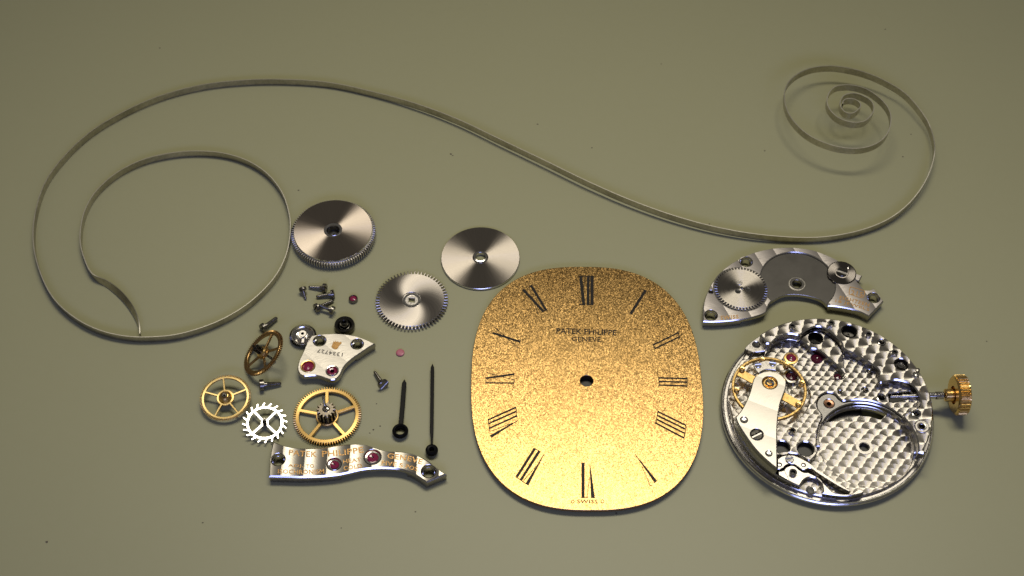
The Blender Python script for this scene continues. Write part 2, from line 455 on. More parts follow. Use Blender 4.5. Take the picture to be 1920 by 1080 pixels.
_tx = {}
def text2d(s, spacing=1.0):
    key = (s, spacing)
    if key in _tx: return _tx[key]
    cu = bpy.data.curves.new('t', 'FONT'); cu.body = s; cu.size = 1; cu.resolution_u = 2; cu.offset = 0.016; cu.space_character = spacing
    ob = bpy.data.objects.new('t', cu); COL.objects.link(ob)
    bpy.context.view_layer.update()
    me = bpy.data.meshes.new_from_object(ob.evaluated_get(bpy.context.evaluated_depsgraph_get()))
    vs = [tuple(v.co) for v in me.vertices]; fs = [tuple(p.vertices) for p in me.polygons]
    bpy.data.objects.remove(ob); bpy.data.curves.remove(cu); bpy.data.meshes.remove(me)
    x0, x1 = min(v[0] for v in vs), max(v[0] for v in vs); y0, y1 = min(v[1] for v in vs), max(v[1] for v in vs)
    _tx[key] = ([((v[0] - x0) / (x1 - x0), (v[1] - y0) / (y1 - y0)) for v in vs], fs); return _tx[key]
def lettering(name, s, f, path, cap, z, mat, parent, spacing=1.0, thick=0.0):
    vs, fs = text2d(s, spacing)
    pts = [Vector(p) for p in cr([tuple(p) for p in path], 8, False)] if len(path) > 2 else [Vector(p) for p in path]
    seg = [0]
    for a, b in zip(pts, pts[1:]): seg.append(seg[-1] + (b - a).length)
    g = G(); o = WLOC[parent.name]
    for u, v in vs:
        d = u * seg[-1]; i = 0
        while i < len(pts) - 2 and seg[i + 1] < d: i += 1
        a, b = pts[i], pts[i + 1]; t = (b - a).normalized()
        p = a + t * (d - seg[i]) + Vector((t.y, -t.x)) * v * cap
        q = Q(f, p.x, p.y, z); g.v.append(tuple(q - o))
    for x in fs:
        a, b2, c = (Vector(g.v[i]) for i in x[:3])
        x = x if (b2 - a).cross(c - a).z > 0 else x[::-1]
        g.face(x)
    return add(name, g, mat, parent, o)

def hole_rim(parent, c, ro, ri, z1, z0, m=M_POL, name='screw_hole', n=32, step=0.45):
    """countersunk hole: polished chamfer, seat and bore"""
    g = G(); h = z1 - z0
    g.lathe([(ri, 0), (ri, h * (1 - step)), (ri + (ro - ri) * .55, h * (1 - step)), (ro * .98, h)], (0, 0, 0), n)
    g.f = [f[::-1] for f in g.f]
    # profile above runs upward, so the faces look towards the axis
    g.f = [f[::-1] for f in g.f]
    return add(name, g, m, parent, (c[0], c[1], z0))

# ------------------------------------------------------------------ mainspring
def build_spring():
    main = [(175, 518), (160, 490), (152, 455), (156, 415), (170, 380), (192, 352), (226, 325), (270, 304), (320, 292), (370, 288), (420, 292), (465, 306), (503, 331), (530, 366), (543, 405), (545, 440), (538, 480), (520, 518), (490, 553), (450, 585), (400, 611), (340, 630), (290, 636), (240, 635),
            (190, 624), (145, 602), (105, 567), (79, 520), (65, 465), (67, 410), (85, 350), (120, 300), (170, 253), (230, 216), (300, 185), (380, 164), (460, 155), (540, 154), (620, 160), (700, 177), (780, 199), (860, 229), (940, 267), (1020, 305), (1100, 344), (1180, 379), (1260, 408), (1340, 430), (1420, 444), (1500, 450), (1560, 447), (1620, 434), (1670, 412), (1710, 378), (1738, 335), (1751, 287)]
    sp = [(1345, 780), (1310, 625), (1230, 485), (1105, 345), (950, 247), (800, 182), (650, 142), (500, 124), (350, 140), (230, 192), (152, 272), (128, 370), (150, 480), (210, 580), (320, 680), (470, 752), (620, 787), (760, 787), (880, 747), (960, 670), (990, 560), (970, 470), (900, 385), (800, 315), (700, 283), (620, 277), (540, 292), (490, 342), (472, 412), (500, 482), (570, 545), (680, 580), (780, 567), (840, 505), (850, 450), (820, 398), (740, 355), (670, 345), (605, 368), (578, 430), (610, 490), (675, 507), (735, 465), (742, 428), (700, 395), (640, 388), (606, 405), (600, 432)]
    sp = [fx('SP', *p) for p in sp][1:]
    tail = [(263, 628), (259, 604), (247, 578), (227, 553), (202, 533)]
    W = 0.090
    pts = tail + main + sp
    n0 = len(tail) + len(main)
    lift = []
    for i, p in enumerate(pts):
        if i < n0:
            h = 0.0
            if i >= len(tail):
                x, y = p
                if i > len(tail) + 34: h = 0.035 * max(0, 1 - abs(x - 1080) / 380) ** .5 if abs(x - 1080) < 380 else 0
                if i > n0 - 5: h = 0.008 * (i - (n0 - 5)) ** 1.5
            lift.append(h)
        else:
            k = (i - n0) / 14.0
            lift.append(0.05 + 0.20 * min(1, k) ** 0.8)
    dense = cr([(p[0], p[1]) for p in pts], 9, False)
    def li(i):
        t = i / 9; k = int(t); k2 = min(k + 1, len(lift) - 1); return lift[min(k, len(lift) - 1)] * (1 - (t - k)) + lift[k2] * (t - k)
    o = P(900, 300); C = []
    for i, p in enumerate(dense):
        h = li(i); q = P(p[0], p[1], h + W / 2 + 0.002); C.append(q - o)
    g = G(); N = len(C); th = 0.0050
    for i in range(N):
        t = (C[min(i + 1, N - 1)] - C[max(i - 1, 0)]).normalized()
        s = Vector((t.y, -t.x, 0)).normalized(); up = Vector((0, 0, 1))
        nt = len(tail) * 9
        if i < nt:
            a = R(38) * math.sin(PI * min(1, i / nt))
            up2 = up * math.cos(a) + s * math.sin(a); s = s * math.cos(a) - up * math.sin(a); up = up2
        w = W / 2 * (1 if i > nt else (0.55 + 0.45 * i / nt))
        for a, b_ in ((1, 1), (1, -1), (-1, -1), (-1, 1)):
            g.v.append(tuple(C[i] + s * th * a + up * w * b_))
    for f, (a, b_) in enumerate(((0, 1), (1, 2), (2, 3), (3, 0))):      # separate copies of the corners keep the edges crisp
        base = len(g.v)
        for i in range(N): g.v.append(g.v[4 * i + a]); g.v.append(g.v[4 * i + b_])
        for i in range(N - 1):
            k = base + 2 * i; g.face((k, k + 2, k + 3, k + 1), 1 if f == 3 else 0, True)
    base = 4 * N
    g.v = g.v[base:]; g.f = [tuple(i - base for i in f) for f in g.f]
    g.face((0, 1, 2 * N + 1 + 2 * N, 2 * N + 2 * N), 0, False)
    ob = add('mainspring', g, [M_SPRING, M_EDGE], None, o)
    tag(ob, 'long thin grey steel ribbon uncoiled in an S across the bench, spiralled at its end', 'spring')
build_spring()

# ------------------------------------------------------------------ barrel drum
def build_drum():
    z = 0.125; c = Q('BD', 637, 479, z); rt = U('BD', 497, 637, 479, z)
    th = thing('barrel_drum', 'thick brushed steel barrel with toothed edge and dark centre hole, touching the spring', 'watch barrel', (c.x, c.y, 0))
    rg = rt * 1.075
    g = G(); rh = rt * .235
    pr = [(rh * .66, 0.03), (rh * .66, z - 0.02), (rh * .8, z - 0.002), (rh, z + 0.004), (rh * 1.02, z, 1), (rt * .985, z), (rt, z - .012), (rt, 0.085)]
    g.lathe(pr[:5] and [(rh * 1.02, z), (rh * 1.02, z)][:0] or [(rt * .99, z), (rt, z - .01), (rt, 0.09)], (0, 0, 0), 96, 1)
    g.cap([circ((0, 0), rt * .99, 96), cw(circ((0, 0), rh * 1.0, 48))], z, True, 0)
    add('drum_cover', g, [M_SUN, M_POL], th, (c.x, c.y, 0))
    g = G(); g.plate(gear_outline(96, rg * .945, rg, top=.28, bot=.55), [circ((0, 0), rt * .9, 48)], 0.035, 0.098, 0.003, 0, 0, 0)
    add('toothed_rim', g, [M_SAT], th, (c.x, c.y, 0))
    g = G(); g.lathe([(rt * 1.0, 0.036), (rt * .97, 0.004), (rt * .9, 0.002), (0, 0.002)], (0, 0, 0), 64)
    add('drum_base', g, [M_WALL], th, (c.x, c.y, 0))
    g = G(); g.lathe([(0, 0.04, 1), (rh * .62, 0.04, 1), (rh * .62, z - .03, 0), (rh * .72, z - .006, 0), (rh * .9, z + .004, 0), (rh * 1.0, z - .001, 0)][::-1], (0, 0, 0), 40)
    g.f = [f[::-1] for f in g.f]; g.f = [f[::-1] for f in g.f]
    add('hub_ring', g, [M_POL, M_HOLE], th, (c.x, c.y, 0))
build_drum()

# ------------------------------------------------------------------ barrel cover disc
def build_cover():
    z = 0.03; c = Q('RW', 1035, 357, z); r = U('RW', 362, 1035, 357, z); rh = r * .20
    th = thing('barrel_cover', 'smooth round steel disc with sunray brushing and a small polished centre hole', 'watch disc', (c.x, c.y, 0))
    g = G(); g.plate(circ((0, 0), r, 120), [circ((0, 0), rh * .9, 40)], 0.004, z, 0.004, 0, 1, 1)
    add('disc', g, [M_SUN2, M_POL], th, (c.x, c.y, 0))
    g = G(); g.lathe([(rh * .62, 0.004), (rh * .62, z + .012), (rh * .72, z + .02), (rh * .86, z + .018), (rh, z + .002)][::-1], (0, 0, 0), 40)
    add('hub_ring', g, [M_POL], th, (c.x, c.y, 0))
build_cover()

# ------------------------------------------------------------------ ratchet wheel
def build_ratchet():
    z = 0.045; c = Q('RW', 402, 745, z); r = U('RW', 334, 402, 745, z); rh = r * .26
    th = thing('ratchet_wheel', 'flat steel toothed wheel with swirl brushing and a square centre hole', 'watch wheel', (c.x, c.y, 0))
    sq = r * .085
    sqp = [(-sq, -sq * .8), (sq, -sq), (sq, sq * .8), (-sq, sq)]
    g = G(); g.plate(gear_outline(62, r * .90, r, top=.30, bot=.55), [circ((0, 0), rh, 40)], 0.006, z, 0.004, 0, 1, 1)
    add('toothed_disc', g, [M_SWIRL, M_SAT], th, (c.x, c.y, 0))
    g = G(); g.plate(circ((0, 0), rh * .98, 40), [sqp], 0.004, z - .008, 0.002, 0, 0, 0)
    g.lathe([(rh * .99, z - .006), (rh * .86, z + .002), (rh * .72, z + .002), (rh * .66, z - .008)][::-1], (0, 0, 0), 40, 1)
    add('hub', g, [M_SAT, M_POL], th, (c.x, c.y, 0))
build_ratchet()

# ------------------------------------------------------------------ loose screws
def loose_screw(f, hx, hy, tx, ty, rh, rs, label, hz=None, tz=None, slot_ang=0.3, hh=None, taper=.75, group='loose steel screws lying on the bench'):
    R_, r_ = rh, rs
    H = Q(f, hx, hy, R_ * .9 if hz is None else hz); T = Q(f, tx, ty, r_ + .004 if tz is None else tz)
    ax = (H - T).normalized(); L = (H - T).length
    th = thing('screw', label, 'screw', H, group, ax)
    hh = hh or R_ * .75
    g = G(); screw_head(g, (0, 0, 0), R_, hh, R_ * .30, slot_ang, 0)
    add('screw_head', g, M_SCREW, th, (0, 0, 0), True)
    g = G(); g.lathe(shank_profile(r_, L, taper), (0, 0, 0), 18)
    add('threaded_shank', g, M_SCREW, th, (0, 0, 0), True)
loose_screw('SC', 548, 245, 322, 232, .046, .020, 'upper screw of the small pile, its slotted head turned to the right')
loose_screw('SC', 672, 345, 440, 385, .044, .022, 'middle screw of the small pile with head at right and tip at left')
loose_screw('SC', 468, 550, 712, 440, .048, .020, 'lower screw of the small pile, head at lower left, tip pointing up right')
loose_screw('SC', 668, 590, 478, 512, .046, .022, 'lowest screw of the small pile, head at lower right, tip crossing another screw', hz=.055, tz=.075)
loose_screw('SC', 235, 285, 278, 420, .040, .017, 'dark screw at the left end of the pile with its tip pointing down', hz=.055)
loose_screw('W1', 512, 255, 690, 122, .050, .024, 'grey screw lying above the tilted brass wheel, tip up right', taper=.9)
loose_screw('W2', 968, 228, 1205, 208, .058, .026, 'screw with tapered thread lying between the brass wheels, head on the left')
loose_screw('HN', 168, 400, 98, 300, .056, .021, 'single screw beside the hour hand, slotted head facing up', hz=.055, slot_ang=1.1, hh=.03)

# ------------------------------------------------------------------ loose jewels
def build_jewels():
    c = Q('SC', 1015, 415, .03); r = U('SC', 72, 1015, 415, .03)
    th = thing('set_ruby', 'small round ruby in a dark steel ring beside the pile of screws', 'jewel', (c.x, c.y, 0))
    g = G(); g.lathe([(r * .72, .03), (r * .8, .04), (r * .95, .036), (r, .022), (r * .98, 0.003), (0, .003)], (0, 0, 0), 32)
    add('setting_ring', g, M_SCREW, th, (c.x, c.y, 0))
    g = G(); g.lathe([(0, .040), (r * .3, .0385), (r * .55, .035), (r * .74, .028)], (0, 0, 0), 32)
    add('ruby', g, M_RUBY, th, (c.x, c.y, 0))
    c = Q('HN', 316, 136, .02); r = U('HN', 36, 316, 136, .02)
    g = G(); g.lathe([(0, .022), (r * .6, .0215), (r * .9, .018), (r, .010), (r * .9, .002), (0, .002)], (0, 0, 0), 32)
    tag(add('cap_jewel', g, M_PINK, None, (c.x, c.y, 0)), 'tiny flat pale pink disc jewel lying alone above the hour hand', 'jewel')
build_jewels()

# ------------------------------------------------------------------ dark collar and small concave wheel
def build_collar():
    c = Q('T', 895, 150, .05); r = U('T', 150, 895, 150, .05)
    th = thing('steel_collar', 'shiny black steel collar with a raised hollow hub, behind the small bridge', 'watch collar', (c.x, c.y, 0))
    g = G(); g.lathe([(r * .50, .045), (r * .62, .062), (r * .80, .075), (r * .93, .068), (r, .045), (r * .97, .012), (r * .9, 0.002), (0, .002)], (0, 0, 0), 56)
    add('ring', g, M_DARK, th, (c.x, c.y, 0))
    g = G(); g.lathe([(0, .07, 1), (r * .17, .07, 1), (r * .17, .10, 0), (r * .24, .11, 0), (r * .36, .104, 0), (r * .42, .085, 0), (r * .46, .045, 0), (r * .52, .044, 0)], (0, 0, 0), 40)
    add('hub', g, [M_DARK, M_HOLE], th, (c.x, c.y, 0))
    c = Q('T', 290, 292, .06); r = U('T', 195, 290, 292, .06)
    th = thing('setting_wheel', 'tiny dished steel wheel with very fine teeth left of the small bridge', 'watch wheel', (c.x, c.y, 0), None, (.02, -.03, 1))
    g = G(); g.plate(gear_outline(56, r * .86, r, top=.18, bot=.5), [circ((0, 0), r * .76, 48)], 0.03, 0.06, 0.002, 0, 0, 0)
    add('toothed_rim', g, [M_DARK], th, (0, 0, 0), True)
    g = G(); g.lathe([(r * .30, .030), (r * .42, .031), (r * .54, .036), (r * .66, .047), (r * .76, .062)][::1], (0, 0, 0), 56)
    g.f = [f[::-1] for f in g.f]; g.f = [f[::-1] for f in g.f]
    g.lathe([(r * .80, .058), (r * .80, .01), (0, .01)], (0, 0, 0), 48)
    add('dished_face', g, [M_POL], th, (0, 0, 0), True)
    g = G(); g.lathe([(0, .06, 1), (r * .11, .06, 1), (r * .12, .088, 0), (r * .28, .088, 0), (r * .31, .08, 0), (r * .31, .028, 0)], (0, 0, 0), 32)
    g.box((r * .05, -r * .45, .05), (r * .18, r * .45, .03), 0, 0)
    add('hub', g, [M_SAT, M_HOLE], th, (0, 0, 0), True)
build_collar()

# ------------------------------------------------------------------ train wheels
def px_angles(f, c, pts, z, cc):
    out = []
    for x, y in pts:
        q = Q(f, x, y, z); out.append(math.atan2(q.y - cc.y, q.x - cc.x))
    return out
def build_wheels():
    # centre wheel, lying flat
    z = .045; cx, cy = 610, 572; c = Q('W3', cx, cy, z); u = lambda r: U('W3', r, cx, cy, z)
    th = thing('train_wheel', 'large gold five-spoked gear lying flat with tall steel pinion, above the lettered bridge', 'watch wheel', (c.x, c.y, 0), 'gold train wheels')
    an = px_angles('W3', c, [(605, 190), (1030, 430), (862, 850), (352, 880), (188, 492)], z, c)
    g = G(); g.plate(gear_outline(80, u(492), u(532), top=.26, bot=.55), windows(an, u(178), u(437), u(27)), .022, z, .003, 0, 1, 1)
    add('toothed_wheel', g, [M_GCIRC, M_GOLDS], th, (c.x, c.y, 0))
    g = G(); pinion(g, 14, u(112), u(150), z + .001, z + .115)
    g.lathe([(u(160), z), (u(160), z + .006), (u(60), z + .006)][::-1], (0, 0, 0), 40)
    add('pinion', g, M_PINION, th, (c.x, c.y, 0))
    g = G(); tip = Q('W3', 550, 305, .245) - Vector((c.x, c.y, 0)); g.cyl((0, 0, .10), tip, u(22)); g.lathe([(0, .022), (u(22), .015), (u(19), 0), (0, -.012)], tip, 20)
    g.lathe([(u(60), z + .115), (u(45), z + .14), (u(20), z + .145)][::-1], (0, 0, 0), 24)
    g.cyl((0, 0, .002), (0, 0, .03), u(60))
    add('arbor', g, M_POL, th, (c.x, c.y, 0))
    # third wheel, propped and tilted a little towards the viewer
    z = .10; cx, cy = 450, 397; c = Q('W2', cx, cy, z); u = lambda r: U('W2', r, cx, cy, z)
    nrm = Vector((.0, -.13, 1)).normalized()
    th = thing('train_wheel', 'pale gold five-spoked gear leftmost of the wheels, with a shiny domed centre', 'watch wheel', c, 'gold train wheels', nrm)
    an = px_angles('W2', c, [(425, 130), (715, 302), (632, 610), (312, 612), (165, 325)], z, c)
    g = G(); g.plate(gear_outline(98, u(318), u(346), top=.25, bot=.55), windows(an, u(118), u(286), u(13)), -.018, 0, .003, 0, 1, 1)
    add('toothed_wheel', g, [M_GCIRC2, M_GOLDS], th, (0, 0, 0), True)
    g = G(); r = u(92)
    g.lathe([(r * .28, .046), (r * .5, .042), (r * .72, .033), (r * .9, .018), (r, 0.001)][::1], (0, 0, 0), 36)
    add('domed_hub', g, M_GOLD, th, (0, 0, 0), True)
    g = G(); pinion(g, 9, u(26), u(40), .02, .062); g.cyl((0, 0, .06), (0, 0, .085), u(12)); g.cyl((0, 0, -.085), (0, 0, -.018), u(30)); 
    add('pinion', g, M_DARK, th, (0, 0, 0), True)
    # fourth wheel, strongly tilted
    z = .165; cx, cy = 480, 622; c = Q('W1', cx, cy, z); u = lambda r: U('W1', r, cx, cy, z)
    ncam = Vector((-.584, .502, .64)); nrm = (CROT @ ncam).normalized()
    th = thing('train_wheel', 'dark brass five-spoked gear standing tilted on its pinion beside a screw', 'watch wheel', c, 'gold train wheels', nrm)
    Rm = u(372); q = Vector((0, 0, 1)).rotation_difference(nrm)
    an = []
    for x, y in [(605, 355), (725, 545), (505, 840), (235, 835), (310, 512)]:
        d = ray(*fx('W1', x, y)); t = (c - CLOC).dot(nrm) / d.dot(nrm); w3 = CLOC + d * t - c; l = q.inverted() @ w3; an.append(math.atan2(l.y, l.x))
    g = G(); g.plate(gear_outline(76, Rm * .925, Rm * 1.0, top=.26, bot=.55), windows(an, Rm * .27, Rm * .80, Rm * .032), -.024, 0, .003, 0, 1, 1)
    add('toothed_wheel', g, [M_GOLDD, M_GOLDD], th, (0, 0, 0), True)
    g = G(); g.lathe([(0, .03), (Rm * .16, .03), (Rm * .22, .02), (Rm * .24, 0.001)], (0, 0, 0), 32)
    add('hub', g, M_GOLD, th, (0, 0, 0), True)
    g = G(); pinion(g, 9, Rm * .10, Rm * .155, .03, .105); g.cyl((0, 0, .10), (0, 0, .135), Rm * .05); g.cyl((0, 0, -.18), (0, 0, -.02), Rm * .05)
    add('pinion', g, M_DARK, th, (0, 0, 0), True)
    # escape wheel
    z = .07; cx, cy = 982, 738; c = Q('W2', cx, cy, z); u = lambda r: U('W2', r, cx, cy, z)
    nrm = Vector((0.10, -.10, 1)).normalized()
    th = thing('escape_wheel', 'bright silver four-spoked wheel with hooked teeth, touching the corner of the lettered bridge', 'watch wheel', c, None, nrm)
    an = px_angles('W2', c, [(820, 580), (1150, 575), (1150, 882), (812, 885)], z, c)
    outl = []; n = 20; r0, r1 = u(246), u(302)
    for k in range(n):
        a = -2 * PI * k / n; d = 2 * PI / n
        for da, r in ((0.0, r0), (-.10, r0), (-.34, r0 + (r1 - r0) * .30), (-.56, r1), (-.80, r1 * .99), (-.68, r0 + (r1 - r0) * .45), (-.50, r0 + (r1 - r0) * .05)):
            outl.append((r * math.cos(a + da * d), r * math.sin(a + da * d)))
    g = G(); g.plate(outl, windows(an, u(52), u(214), u(16)), -.012, 0, .002, 0, 0, 0)
    add('toothed_wheel', g, [M_POL], th, (0, 0, 0), True)
    g = G(); pinion(g, 8, u(18), u(30), .001, .075); g.cyl((0, 0, .075), (0, 0, .095), u(9)); g.cyl((0, 0, -.065), (0, 0, -.012), u(22))
    add('pinion', g, M_DARK, th, (0, 0, 0), True)
build_wheels()

# ------------------------------------------------------------------ hands
def build_hands():
    def hand(name, label, cx, cy, ro, ri, stem, zr):
        zs = .055
        c = Q('HN', cx, cy, zr); th = thing(name, label, 'watch hand', (c.x, c.y, 0), 'black watch hands')
        ro, ri = U('HN', ro, cx, cy, zr), U('HN', ri, cx, cy, zr)
        g = G(); g.lathe([(ri, .004), (ri, zr - .02), (ri * 1.12, zr - .004), ((ro + ri) / 2, zr), (ro * .93, zr - .008), (ro, zr - .022), (ro * .98, zr - .04), (ri * 1.25, zr - .05), (ri * 1.25, .004)], (0, 0, 0), 40, closed=False)
        add('collet', g, M_BLACK, th, (c.x, c.y, 0))
        o = (c.x, c.y); g = G()
        p = rel(tr('HN', stem, zs), o); g.plate(p, [], zs - .022, zs, .005, 0, 0, 0)
        add('pointer', g, M_BLACK, th, (c.x, c.y, 0))
    hand('hour_hand', 'short black watch hand with a wide ring, left of the longer hand', 316, 790, 69, 40,
         [(300, 745), (306, 700), (318, 560), (331, 395), (352, 362), (369, 393), (357, 560), (345, 700), (340, 745)], .075)
    hand('minute_hand', 'long black watch hand with a small ring, right beside the dial', 582, 952, 54, 20,
         [(574, 915), (575, 870), (567, 800), (570, 560), (573, 265), (588, 230), (603, 262), (600, 560), (597, 800), (592, 870), (592, 915)], .075)
build_hands()

# ------------------------------------------------------------------ long lettered bridge
def build_long_bridge():
    zt = .108; c = Q('L', 900, 300, zt); o = (c.x, c.y)
    th = thing('lettered_bridge', 'long wavy silver bridge with gilt lettering and two rubies, in front of the gears', 'watch bridge', (c.x, c.y, 0))
    top = [(120, 92, 1), (215, 128), (330, 152), (435, 160), (540, 158), (655, 148), (770, 130), (880, 118), (960, 115), (1040, 121), (1100, 139), (1180, 166), (1260, 184), (1330, 190), (1430, 196), (1520, 215), (1600, 248), (1680, 295), (1770, 362), (1853, 420, 1),
           (1650, 505, 1), (1600, 470), (1530, 425), (1450, 391), (1370, 371), (1250, 362), (1130, 363), (1010, 376), (880, 406), (770, 428), (650, 442), (520, 450), (380, 453), (200, 448), (75, 445, 1), (78, 350), (88, 230), (103, 145)]
    out = rel(cr(tr('L', top, zt)), o)
    hs = [(168, 275, 70, 48), (1672, 392, 73, 50)]; js = [(728, 322, 72, 50), (1112, 250, 86, 60)]
    W = lambda x, y: (lambda q: (q.x - o[0], q.y - o[1]))(Q('L', x, y, zt))
    holes = [circ(W(x, y), U('L', r, x, y, zt), 36) for x, y, r, _ in hs + js]
    sp = U('L', 225, 900, 300, zt)
    x0 = W(655, 300)[0]
    mat = stripes('wave striped bridge', (0.64, 0.60, 0.53), 0.38, 0.0, sp, x0, 0.80, 0.05, 0.07)
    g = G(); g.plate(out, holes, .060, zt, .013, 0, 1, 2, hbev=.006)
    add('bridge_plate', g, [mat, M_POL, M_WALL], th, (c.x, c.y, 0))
    for pts in ([(120, 92, 1), (215, 128), (435, 160), (655, 148), (780, 130, 1), (790, 426, 1), (650, 442), (380, 453), (75, 445, 1), (88, 230)],
                [(1440, 198, 1), (1600, 248), (1770, 362), (1853, 420, 1), (1650, 505, 1), (1530, 425), (1450, 392, 1)]):
        foot = inset(ccw(rel(cr(tr('L', pts, zt)), o)), .002)
        hh = [h for h, (x, y, _, _) in zip(holes[:2], hs) if (x < 800) == (pts[0][0] < 800)]
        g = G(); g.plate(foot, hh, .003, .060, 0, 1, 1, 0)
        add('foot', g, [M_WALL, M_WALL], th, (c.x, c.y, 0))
    for x, y, r, ri in hs:
        q = W(x, y); g = G(); ro, rb = U('L', r, x, y, zt), U('L', ri, x, y, zt)
        g.lathe([(ro * 1.0, zt), (ro * .92, zt - .008), (ro * .86, zt - .028), (rb * 1.15, zt - .032), (rb * 1.06, .004)], (0, 0, 0), 36)
        add('screw_hole', g, M_POL, th, (q[0] + o[0], q[1] + o[1], 0))
    for x, y, r, ri in js:
        q = W(x, y); ro, rb = U('L', r, x, y, zt), U('L', ri, x, y, zt)
        w0 = (q[0] + o[0], q[1] + o[1], 0)
        g = G(); g.lathe([(ro, zt + .001), (ro * .95, zt + .004), (ro * .86, zt - .012), (rb, zt - .014)], (0, 0, 0), 36)
        add('jewel_setting', g, M_POL, th, w0)
        g = G(); g.lathe([(0, zt - .018, 1), (rb * .16, zt - .016, 1), (rb * .2, zt - .004, 0), (rb * .55, zt - .001, 0), (rb * .85, zt - .008, 0), (rb * 1.02, zt - .02, 0)], (0, 0, 0), 32)
        add('ruby', g, [M_RUBY, M_RUBYD], th, w0)
    zz = zt + .0015
    for s, p, h in (('PATEK', [(272, 228), (400, 243), (556, 252)], 56), ('PHILIPPE', [(608, 247), (760, 238), (900, 222), (1024, 203)], 58),
                    ('GENEVE', [(1258, 262), (1400, 280), (1500, 298), (1604, 326)], 54), ('ADJ.', [(266, 358), (418, 361)], 38), ('TO', [(448, 360), (528, 358)], 38), ('ISOCHRONISM', [(166, 414), (400, 421), (628, 414)], 44),
                    ('HEAT', [(820, 316), (1000, 293)], 40), ('COLD', [(824, 384), (1008, 356)], 42), ('FIVE', [(1200, 326), (1352, 344)], 42), ('5', [(1374, 350), (1414, 356)], 42), ('POS.', [(1440, 362), (1572, 396)], 42)):
        lettering('engraved_lettering', s, 'L', p, h, zz, M_PRINTG, th, 1.05)
build_long_bridge()

# ------------------------------------------------------------------ small numbered bridge
def build_small_bridge():
    zt = .108; c = Q('T', 700, 600, zt); o = (c.x, c.y)
    th = thing('numbered_bridge', 'small silver bridge engraved 1334727 upside down with two rubies and two screw holes', 'watch bridge', (c.x, c.y, 0))
    top = [(415, 302, 1), (480, 291), (560, 280), (660, 272), (780, 270), (880, 277), (980, 290), (1080, 312), (1200, 355), (1290, 395), (1340, 418, 1), (1240, 477), (1130, 552), (1040, 612), (955, 680), (900, 738), (865, 795), (840, 855), (800, 908), (750, 936), (690, 940), (620, 920), (560, 897), (480, 881), (400, 881), (330, 889), (280, 880), (240, 850), (217, 800), (216, 740), (240, 655), (290, 545), (340, 430), (385, 350)]
    out = rel(cr(tr('T', top, zt)), o)
    W = lambda x, y: (lambda q: (q.x - o[0], q.y - o[1]))(Q('T', x, y, zt))
    hs = [(535, 378, 97, 60), (1078, 425, 95, 58)]; js = [(365, 745, 106, 80), (716, 812, 93, 70)]
    holes = [circ(W(x, y), U('T', r, x, y, zt), 36) for x, y, r, _ in hs + js]
    a = Vector(W(600, 420)); b2 = Vector(W(915, 670)); d = (b2 - a).normalized(); nx = Vector((-d.y, d.x))
    ang = math.atan2(nx.y, nx.x)
    sp = abs((Vector(W(300, 545)) - a).dot(nx))
    mat = stripes('faint striped bridge', (0.72, 0.68, 0.62), 0.44, ang, sp, a.dot(nx), 0.10)
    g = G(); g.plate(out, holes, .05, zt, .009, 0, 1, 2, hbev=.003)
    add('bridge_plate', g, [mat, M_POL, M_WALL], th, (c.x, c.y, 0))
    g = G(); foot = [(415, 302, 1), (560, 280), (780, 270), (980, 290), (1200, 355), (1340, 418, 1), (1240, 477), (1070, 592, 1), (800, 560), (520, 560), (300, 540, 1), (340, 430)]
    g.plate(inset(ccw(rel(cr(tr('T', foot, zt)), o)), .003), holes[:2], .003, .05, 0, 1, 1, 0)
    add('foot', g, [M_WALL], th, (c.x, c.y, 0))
    for x, y, r, ri in hs:
        q = W(x, y); ro, rb = U('T', r, x, y, zt), U('T', ri, x, y, zt); g = G()
        g.lathe([(ro, zt), (ro * .92, zt - .008), (ro * .86, zt - .028), (rb * 1.15, zt - .032), (rb * 1.06, .004)], (0, 0, 0), 36)
        add('screw_hole', g, M_POL, th, (q[0] + o[0], q[1] + o[1], 0))
    for k, (x, y, r, ri) in enumerate(js):
        q = W(x, y); ro, rb = U('T', r, x, y, zt), U('T', ri, x, y, zt); w0 = (q[0] + o[0], q[1] + o[1], 0); g = G()
        g.lathe([(ro, zt + .001), (ro * .96, zt + .004), (ro * .84, zt + .003), (rb * 1.0, zt - .012)], (0, 0, 0), 36)
        add('jewel_setting', g, M_GOLD if k == 0 else M_POL, th, w0)
        g = G()
        if k == 0: g.lathe([(0, zt - .004), (rb * .6, zt - .006), (rb * 1.02, zt - .016)], (0, 0, 0), 32)
        else: g.lathe([(0, zt - .05, 1), (rb * .38, zt - .04, 1), (rb * .44, zt - .006, 0), (rb * .75, zt - .004, 0), (rb * 1.02, zt - .016, 0)], (0, 0, 0), 32)
        add('ruby', g, [M_RUBY, M_RUBYD], th, w0)
    lettering('engraved_number', '1334727', 'T', [(872, 552), (700, 525), (505, 490)], 56, zt + .0015, M_ENG, th, 1.1)
    g = G(); sh = [(738, 380, 1), (752, 395), (768, 375, 1), (782, 398), (800, 382, 1), (815, 402), (835, 392, 1), (858, 405, 1), (840, 430), (815, 455), (800, 485), (768, 503), (728, 490), (704, 470, 1), (715, 440), (728, 410)]
    g.plate(rel(cr(tr('T', sh, zt)), o), [], zt + .0004, zt + .003, .001, 0, 0, 0)
    add('gilt_crest', g, M_PRINTG, th, (c.x, c.y, 0))
build_small_bridge()

